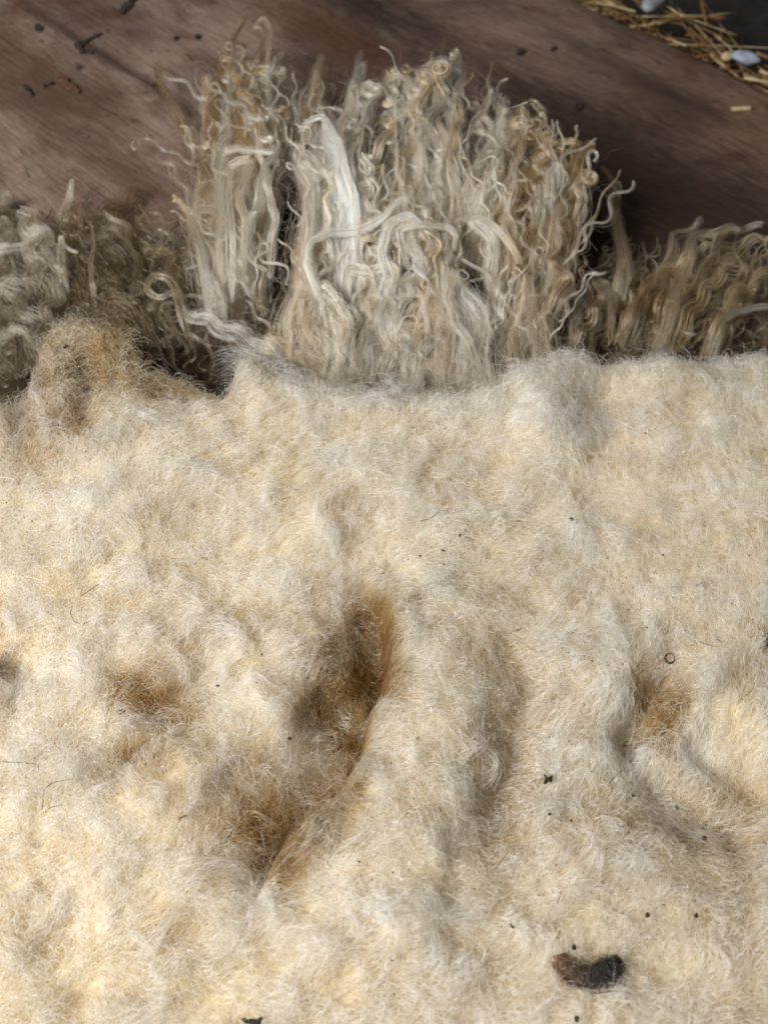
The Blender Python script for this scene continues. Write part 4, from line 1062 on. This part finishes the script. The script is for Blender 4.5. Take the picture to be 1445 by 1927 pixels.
M_HAIR = matte('dark_hair', (0.045, 0.035, 0.028), 0.5, 0.2)
HAIRS = [([(187, 1099), (168, 1112), (152, 1122), (155, 1110)], 'dark hair bent in a V on the wool, high on the left'),
         ([(137, 1140), (133, 1155), (140, 1170), (155, 1175), (172, 1168)], 'faint dark hair curled in a half circle below the V-shaped hair'),
         ([(-5, 1433), (40, 1435), (72, 1438), (75, 1458)], 'long dark hair reaching in from the left edge and turning down at its end'),
         ([(80, 1523), (84, 1485), (100, 1472), (138, 1466)], 'dark hair bent like a hook in the lower left wool'),
         ([(84, 1530), (95, 1520), (118, 1514)], 'short dark hair just below the hook-shaped hair at lower left'),
         ([(1253, 1194), (1257, 1182), (1259, 1172)], 'short upright dark hair just above the dark ring'),
         ([(1315, 1208), (1335, 1214), (1352, 1219)], 'dark hair lying nearly level to the right of the dark ring'),
         ([(1342, 1202), (1356, 1206), (1358, 1214)], 'short hooked dark hair beside the level hair, right of the ring'),
         ([(1402, 1310), (1414, 1300), (1420, 1282)], 'bent dark hair near the right edge, below the dark clump'),
         ([(1143, 1482), (1152, 1465), (1172, 1448)], 'slanting dark hair right of the black dung crumb'),
         ([(1308, 1103), (1320, 1097), (1326, 1088)], 'small curved dark hair on the combed wool at upper right'),
         ([(930, 1638), (942, 1622), (958, 1599)], 'slanting black hair above and left of the brown wool curl'),
         ([(1047, 1702), (1054, 1683), (1056, 1676)], 'thin black hair straight above the brown wool curl'),
         ([(598, 1613), (612, 1618), (624, 1633)], 'curved black hair on the pale wool left of the lower middle'),
         ([(790, 981), (812, 975), (831, 959)], 'curved brown hair on the wool between fold and ochre hollow'),
         ([(351, 1348), (352, 1358), (351, 1370)], 'short brown hair standing by the ochre crease at left')]
for pts, lab in HAIRS:
    G = resample(fleece_pts(pts), 18)
    V, F = tube(G, np.linspace(0.00017, 0.00012, 18), 6)
    tag(mesh_obj('dark_hair', V, F, M_HAIR), lab, 'hair', 'stray dark hairs on the wool')

M_CRUMB = matte('dung_crumb', (0.030, 0.024, 0.018), 0.85, 0.4, 900, 0.5)
def lumpy(center, rx, ry, rz, seed, rot=0, n=10, m=7, rough=0.35):
    r = np.random.default_rng(seed)
    V = [(0, 0, -rz * 0.8)]
    for i in range(1, m):
        f = math.pi * i / m
        for j in range(n):
            a = 2 * math.pi * j / n
            kx = 1 + r.uniform(-rough, rough)
            V.append((rx * kx * math.sin(f) * math.cos(a), ry * kx * math.sin(f) * math.sin(a), -rz * math.cos(f) * (1 + r.uniform(-.15, .15))))
    V.append((0, 0, rz))
    F = [(0, 1 + (j + 1) % n, 1 + j) for j in range(n)]
    for i in range(m - 2):
        for j in range(n):
            a, b = 1 + i * n + j, 1 + i * n + (j + 1) % n
            F.append((a, b, b + n, a + n))
    l = len(V) - 1; s = 1 + (m - 2) * n
    F += [(s + j, s + (j + 1) % n, l) for j in range(n)]
    V = np.array(V); c, s_ = math.cos(rot), math.sin(rot)
    V = np.stack([V[:, 0] * c - V[:, 1] * s_, V[:, 0] * s_ + V[:, 1] * c, V[:, 2]], -1)
    return V + np.asarray(center), F
def join_parts(parts):
    Vs, Fs, o = [], [], 0
    for V, F in parts:
        Vs.append(V); Fs += [tuple(i + o for i in f) for f in F]; o += len(V)
    return np.concatenate(Vs), Fs

PXM = 0.00028
CRUMBS = [(1031, 1467, 8, 5, 0.4, 'black ragged dung crumb on the wool at right of the middle'), (1095, 686, 4, 6, 0.3, 'dark speck just below the fold on the right hand ridge'),
          (1177, 667, 4, 4, 0, 'tiny dark speck on the fold right of the ridge'), (410, 1290, 4, 3, 0.5, 'dark crumb on the pale mound left of the ochre hollow'),
          (545, 1390, 4, 3, 0.2, 'dark crumb below the white wisp in the hollow'), (1273, 1518, 3, 6, -0.4, 'elongated dark crumb in the shaded crease at lower right'),
          (1325, 1577, 4, 4, 0, 'round dark crumb below the shaded crease at lower right'), (865, 1007, 3, 5, 0.3, 'reddish dark crumb under the curved brown hair'),
          (834, 1036, 5, 2, 0.5, 'short dark twig fragment below the curved brown hair'), (791, 1046, 2.5, 2.5, 0, 'pinhead dark speck left of the twig fragment'),
          (1075, 977, 5, 4, 0.5, 'dark crumb at the foot of the right hand ridge'), (1218, 1722, 4, 5, 0.3, 'dark crumb above and right of the brown wool curl'),
          (1309, 1723, 4, 4, 0, 'grey dark crumb farthest right above the brown wool curl'), (963, 1743, 5, 2.5, 0.6, 'small black flake left of the brown wool curl'),
          (1080, 1783, 4, 5, 0, 'dark crumb just above the left end of the brown wool curl'), (1085, 1918, 4, 5, 0, 'black crumb at the bottom edge under the brown wool curl'),
          (1190, 1497, 3, 3, 0, 'dark speck between the slanting hair and the shaded crease'), (1035, 1532, 4, 3, 0, 'dark speck under the black dung crumb'),
          (58, 592, 12, 5, -.5, 'black crust flake at the tip of the stained fleece corner at left'), (84, 606, 9, 5, -.6, 'black crust flake second from the tip of the stained fleece corner'),
          (108, 628, 8, 7, -.8, 'dark crust crumb on the inner slope of the stained fleece corner'), (124, 652, 5, 8, .3, 'lowest dark crust crumb on the stained fleece corner'),
          (30, 645, 5, 4, 0, 'brown crumb hanging at the left rim of the stained corner'),
          (477, 1924, 12, 5, 0.1, 'black crumb cut by the bottom edge of the picture')]
for i, (a, b, rx, ry, rot, lab) in enumerate(CRUMBS):
    c = fleece_pts([(a, b)], 0.0060)[0]
    parts = [lumpy(c, rx * PXM * .8, ry * PXM * .8, min(rx, ry) * PXM * 0.6, 600 + i, -rot, 12, 8)]
    if rx > 6:
        for q in range(3):
            ang = random.uniform(0, 6.28)
            parts.append(lumpy(c + np.array([math.cos(ang) * rx * PXM, math.sin(ang) * ry * PXM, 0]), rx * PXM * .45, ry * PXM * .5, ry * PXM * .5, 660 + i * 5 + q, ang))
    V, F = join_parts(parts)
    tag(mesh_obj('dung_crumb', V, F, M_CRUMB), lab, 'crumb', 'dark crumbs caught in the wool')

def specks():
    r = np.random.default_rng(55)
    parts = []
    px = np.r_[r.uniform(0, 1445, 130), r.uniform(700, 1445, 330)]; py = np.r_[r.uniform(740, 1920, 130), r.uniform(1000, 1920, 330)]
    C = on_surface(px, py, bodyH, 0.0066)
    for i, c in enumerate(C):
        s = 0.00022 * math.exp(r.normal(0, .35))
        parts.append(lumpy(c, s * r.uniform(1, 2.0), s, s * .8, 3000 + i, r.uniform(0, 3.1), 5, 4))
    V, F = join_parts(parts)
    o = mesh_obj('dust_specks', V, F, matte('dust_speck', (0.06, 0.04, 0.022), 0.9, 0.4), smooth=False)
    tag(o, 'tiny dark dust specks sprinkled through the cream wool', 'specks', kind='stuff')
specks()

# ring
def build_ring():
    c = fleece_pts([(1260, 1239)], 0.0062)[0]
    a = np.linspace(0, 2 * np.pi * 1.06, 40)
    R = 0.0023
    G = np.stack([c[0] + R * 0.92 * np.cos(a), c[1] + R * np.sin(a), c[2] + 0.0006 * np.cos(a - 1) + 0.0003 * a / 6], -1)
    rad = 0.00042 + 0.00022 * np.sin(a - 2.2)
    V, F = tube(G, rad, 8)
    tag(mesh_obj('plant_ring', V, F, matte('dark_stem', (0.035, 0.018, 0.010), 0.5, 0.3, 700, 0.3)), 'small dark brown ring of curled stem lying on the wool above an ochre crease', 'ring')
build_ring()

# brown curl
def build_curl():
    root = tag(link(bpy.data.objects.new('wool_curl', None)), 'matted dark brown to black curl of wool lying at the lower right of the fleece', 'wool curl')
    pts = [(1054, 1796), (1060, 1818), (1082, 1836), (1116, 1840), (1146, 1828), (1166, 1806)]
    G = resample(fleece_pts(pts, 0.0046), 26)
    t = np.linspace(0, 1, 26)
    R = 0.0040 * np.interp(t, [0, .12, .3, .5, .7, .85, 1], [.45, .8, .75, .85, 1.0, .9, .35])
    V, F = tube(G, R * 0.3, 12, 0.5)
    V += np.random.default_rng(3).normal(0, 0.0002, V.shape)
    core = mesh_obj('curl_core', V, F, M_FELT, root)
    c0, c1 = np.array([0.115, 0.050, 0.024]), np.array([0.014, 0.012, 0.010])
    m = sstep(0.15, 0.6, np.repeat(t, 12))[:, None]
    set_tint(core, (c0 * (1 - m) + c1 * m) * 0.8)
    r = np.random.default_rng(4)
    T, B, N = frames(G)
    n, kk = 2600, 16
    s0 = r.uniform(-.25, .95, n); ln = r.uniform(.15, .7, n)
    tt = np.clip(s0[:, None] + ln[:, None] * np.linspace(0, 1, kk)[None], 0, 1)
    idx = tt * 25; i = np.clip(idx.astype(int), 0, 24); f = (idx - i)[..., None]
    lp = lambda A: A[i] * (1 - f) + A[i + 1] * f
    rad = (R[i] * (1 - f[..., 0]) + R[i + 1] * f[..., 0])
    a = r.uniform(0, 6.28, n)[:, None] + r.normal(0, 3, n)[:, None] * np.linspace(0, 1, kk) + 0.5 * np.sin(r.uniform(5, 16, n)[:, None] * np.linspace(0, 1, kk) + r.uniform(0, 6, n)[:, None])
    q = (0.30 + 0.65 * r.uniform(0, 1, n) + 1.1 * r.uniform(0, 1, n) ** 12)[:, None]  + 0.06 * np.sin(r.uniform(6, 20, n)[:, None] * np.linspace(0, 1, kk))
    P = lp(G) + (rad * q * np.cos(a))[..., None] * lp(B) + (0.7 * rad * q * np.sin(a))[..., None] * lp(N)
    m = sstep(0.0, 0.5, tt + r.normal(0, .18, n)[:, None])[..., None]
    col = (np.array([0.17, 0.075, 0.035]) * (1 - m) + np.array([0.022, 0.018, 0.015]) * m) * r.uniform(.6, 1.5, n)[:, None, None]
    # pale wool fibres caught over it
    m_ = 70; u = r.uniform(0, 1, m_); th = r.uniform(0, 6.28, m_); L = r.uniform(.004, .009, m_); q_ = np.linspace(0, 1, 10)[None]
    hd = th[:, None] + r.normal(0, 260, m_)[:, None] * q_ * L[:, None]
    c_ = G[(u * 25).astype(int)] + np.stack([r.normal(0, .003, m_), r.normal(0, .003, m_), 0 * u], -1)
    Q = np.stack([c_[:, 0:1] + np.cumsum(np.cos(hd) * L[:, None] / 10, 1), c_[:, 1:2] + np.cumsum(np.sin(hd) * L[:, None] / 10, 1), c_[:, 2:3] + 0.0028 + 0.0012 * np.sin(3.1 * q_) - .001], -1)
    tag(curves_obj('caught_fibres', Q, 0.00008, M_GLINT, fleece, np.tile(CREAM, (m_, 10, 1))), kind='stuff')
    tag(curves_obj('curl_fibres', P, 0.00009, M_DARKFIB, root, col), kind='stuff')
build_curl()

def dark_clump(px, py, w, h, n, lab, seed):
    root = tag(link(bpy.data.objects.new('dark_tuft', None)), lab, 'dark tuft')
    c = fleece_pts([(px, py)], 0.0045)[0]
    V, F = lumpy(c, w * .8, h * .8, w * .5, seed, 0, 12, 8, 0.2)
    core = mesh_obj('tuft_core', V, F, M_FELT, root)
    set_tint(core, np.tile([0.05, 0.035, 0.026], (len(V), 1)))
    r = np.random.default_rng(seed); kk = 9
    a = r.uniform(0, 6.28, n); q = np.sqrt(r.uniform(0, 1, n))
    x = c[0] + w * q * np.cos(a); y = c[1] + h * q * np.sin(a)
    L = r.uniform(.002, .007, n); t = np.linspace(0, 1, kk)[None]; ds = L[:, None] / kk
    hd = a[:, None] + r.normal(0, .8, n)[:, None] + r.normal(0, 250, n)[:, None] * t * L[:, None]
    P = np.stack([x[:, None] + np.cumsum(np.cos(hd) * ds, 1), y[:, None] + np.cumsum(np.sin(hd) * ds, 1), c[2] + w * .45 * (1 - q)[:, None] + 0.0018 * np.sin(2.6 * t) + 0 * hd], -1)
    col = np.array([0.07, 0.05, 0.038]) * r.uniform(.5, 1.6, n)[:, None, None] * np.ones((1, kk, 1))
    tag(curves_obj('tuft_fibres', P, 0.00008, M_DARKFIB, root, col), kind='stuff')
dark_clump(1452, 1210, 0.0030, 0.0050, 130, 'dark brown matted tuft cut by the right edge of the picture', 91)
dark_clump(-10, 1262, 0.0032, 0.0052, 120, 'dark brown matted tuft cut by the left edge of the picture', 92)

def straw_bit(pts, rad, surf, off, lab, mat):
    p = np.array(pts, float)
    G = on_surface(p[:, 0], p[:, 1], surf, off)
    G = resample(G, 6)
    V, F = tube(G, rad, 6, 0.6)
    tag(mesh_obj('straw_piece', V, F, mat, smooth=False), lab, 'straw')
flat = lambda x, y: np.zeros(np.shape(x))
M_STRAW = matte('dry_straw', (0.165, 0.090, 0.032), 0.55, 0.45, 160, 0.2)
M_STRAWP = matte('pale_straw', (0.40, 0.32, 0.18), 0.6, 0.3, 160)
straw_bit([(337, 1540), (353, 1534)], 0.0004, bodyH, 0.0060, 'tiny golden straw piece on the wool at lower left', M_STRAW)
straw_bit([(1375, 205), (1392, 204), (1411, 203)], 0.0016, flat, 0.0012, 'short pale straw piece lying alone on the dark board at right', M_STRAWP)

# ------------------------------------------------------------------ crumbs and bark on the board
def bark(pts, rad, lab, mat, seed):
    p = np.array(pts, float)
    G = resample(on_plane(p[:, 0], p[:, 1], 0.0016), 14)
    r = np.random.default_rng(seed)
    G[:, 2] += r.uniform(-0.0006, 0.0008, 14)
    R = rad * .72 * (0.5 + 0.7 * r.uniform(0, 1, 14)); R[0] *= .4; R[-1] *= .4
    V, F = tube(G, R, 7, 0.5)
    return V, F
M_BARK = matte('bark_chip', (0.030, 0.020, 0.014), 0.9, 0.5, 400, 0.6)
M_BARKR = matte('red_bark', (0.075, 0.035, 0.020), 0.9, 0.4, 400, 0.6)
for strokes, lab, mat in [
    ([([(146, 80), (152, 92), (157, 100)], .0045), ([(152, 96), (175, 98)], .003), ([(155, 84), (170, 72), (192, 62)], .0024)], 'branched black bark chip on the grain line at upper left', M_BARK),
    ([([(68, 50), (78, 55)], .0045)], 'small black bark crumb above the branched chip', M_BARK),
    ([([(230, 20), (240, 12), (252, -4)], .0055), ([(228, 24), (236, 18)], .004)], 'black bark chip cut by the top edge of the picture', M_BARK),
    ([([(110, 155), (118, 150), (126, 158), (150, 172)], .0052)], 'reddish brown bark flake on the board at left', M_BARKR),
    ([([(82, 162), (94, 158), (102, 155)], .0024)], 'thin black sliver beside the reddish bark flake', M_BARK),
    ([([(46, 160), (54, 170), (62, 180)], .0024)], 'black splinter lying slanted, leftmost on the board', M_BARK),
    ([([(286, 160), (297, 160)], .0028)], 'dark crumb on the board midway to the curly heap', M_BARK),
    ([([(972, 102), (984, 96)], .0040)], 'pale tipped dark crumb on the board above the heap', M_BARK),
    ([([(1036, 96), (1046, 88)], .0022)], 'faint dark sliver on the board right of the crumb', M_BARK),
    ([([(1082, 202), (1094, 200)], .0055)], 'round black knot crumb on the dark board right of the heap', M_BARK),
    ([([(328, 73), (336, 70)], .0026)], 'tiny dark grain on the board, first of two in a row', M_BARK),
    ([([(368, 72), (376, 66)], .0028)], 'dark grain on the board nearest the heap tips', M_BARK)]:
    V, F = join_parts([bark(p, rd, lab, mat, int(p[0][0]) + 5) for p, rd in strokes])
    tag(mesh_obj('bark_chip', V, F, mat, smooth=False), lab, 'bark chip', 'bark crumbs on the board')

# ------------------------------------------------------------------ straw along the far edge
def strew():
    r = np.random.default_rng(808)
    lab = 'blurred golden straw stalk in the heap along the far edge of the board'
    c2 = lambda s, o, z: np.array([e0[0] + edir[0] * s + enrm[0] * o, e0[1] + edir[1] * s + enrm[1] * o, z])
    Ls = np.linalg.norm((e1 - e0)[:2])
    for i in range(52):
        s = r.uniform(-0.02, Ls + 0.05); o = 0.010 + abs(r.normal(0, 0.016)); z = r.uniform(-0.016, 0.004)
        if 0.42 < s / Ls < 0.62: o += 0.012
        a = EANG + r.normal(0, 0.30) + (r.uniform(-1.2, 1.2) if r.uniform() < .2 else 0)
        ln = r.uniform(0.02, 0.12)
        o += max(0, .5 * ln * abs(math.sin(a - EANG)) - .012)
        m = c2(s, o, z)
        d = np.array([math.cos(a), math.sin(a), r.normal(0, .12)])
        sag = np.array([-math.sin(a), math.cos(a), r.uniform(-.5, .5)]) * r.normal(0, .05) * ln; kink = r.uniform(.3, .7)
        G = np.stack([m + d * ln * (q - .5) + sag * (q / kink if q < kink else (1 - q) / (1 - kink)) for q in np.linspace(0, 1, 7)])
        V, F = tube(G, np.linspace(1, .7, 7) * r.uniform(0.0005, 0.0016), 6, r.uniform(.3, 1))
        tag(mesh_obj('straw_stalk', V, F, M_STRAW if r.uniform() < .75 else M_STRAWP), lab, 'straw', 'straw along the board edge')
    # one long stalk arching over the dark ground, one standing across it
    for pts, z, rad, lab in [([(1225, 42), (1275, 34), (1320, 31), (1365, 34)], 0.004, 0.0011, 'long thin stalk lying level over the dark ground beyond the board'),
                             ([(1318, 4), (1324, 24), (1329, 48)], 0.006, 0.0013, 'single straw stalk slanting up out of the straw over the dark ground')]:
        p = np.array(pts, float); G = resample(on_plane(p[:, 0], p[:, 1], z), 9)
        V, F = tube(G, rad, 6)
        tag(mesh_obj('straw_stalk', V, F, M_STRAW), lab, 'straw')
    parts = []
    for i in range(700):
        s = r.uniform(-0.03, Ls + 0.08); o = 0.004 + abs(r.normal(0, 0.016)); a = EANG + r.normal(0, 0.8); ln = r.uniform(.006, .022)
        m = c2(s, o, r.uniform(-.03, -0.006)); d = np.array([math.cos(a), math.sin(a), r.normal(0, .3)])
        G = np.stack([m + d * ln * (q - .5) for q in (0, .5, 1)])
        parts.append(tube(G, r.uniform(.0004, .0011), 4, .6))
    V, F = join_parts(parts)
    tag(mesh_obj('chaff', V, F, M_STRAW), 'fine broken straw chaff under the stalks along the board edge', 'chaff', kind='stuff')
    # what the straw lies on: a bank of dirt against the board's edge
    nx, ny = 70, 12
    V = []
    for j in range(ny):
        for q in range(nx):
            s = -0.25 + q / (nx - 1) * 0.9; o = 0.003 + j / (ny - 1) * 0.12
            z = -0.05 + 0.036 * (1 - j / (ny - 1)) ** 1.5 + 0.006 * float(perlin(np.array(s * 40), np.array(o * 40), 95))
            V.append(c2(s, o, z - (0.02 if j == ny - 1 else 0)))
    tag(mesh_obj('dirt_bank', V, grid_faces(nx, ny), matte('litter_dirt', (0.030, 0.022, 0.014), .95, .6, 150, .8)), kind='structure')
strew()

def pebble():
    c = on_plane(np.array(1402.), np.array(108.), 0.004)
    V, F = lumpy(c, 0.0115, 0.0060, 0.0050, 71, -0.35, 14, 10, 0.14)
    tag(mesh_obj('pebble', V, F, matte('white_pebble', (0.26, 0.29, 0.36), .6, .3, 120, .3)), 'smooth bluish white pebble in the straw at the board edge', 'pebble')
    c = on_plane(np.array(1368.), np.array(106.), 0.002)
    V, F = lumpy(c, 0.0052, 0.0042, 0.0036, 72, 0.3, 12, 8, 0.12)
    tag(mesh_obj('wood_chip', V, F, M_STRAWP), 'small tan chip next to the bluish white pebble', 'chip')
    G = resample(on_plane(np.array([1212., 1228., 1262.]), np.array([16., 4., -22.]), 0.012), 8)
    V, F = tube(G, np.array([.5, .9, 1, 1, 1, 1, 1, .9]) * 0.0072, 8, .7)
    tag(mesh_obj('grey_stick', V, F, matte('grey_bark', (0.24, 0.245, 0.26), .8, .3, 120, .4)), 'pale grey stick poking from the straw at the top edge', 'stick')
pebble()
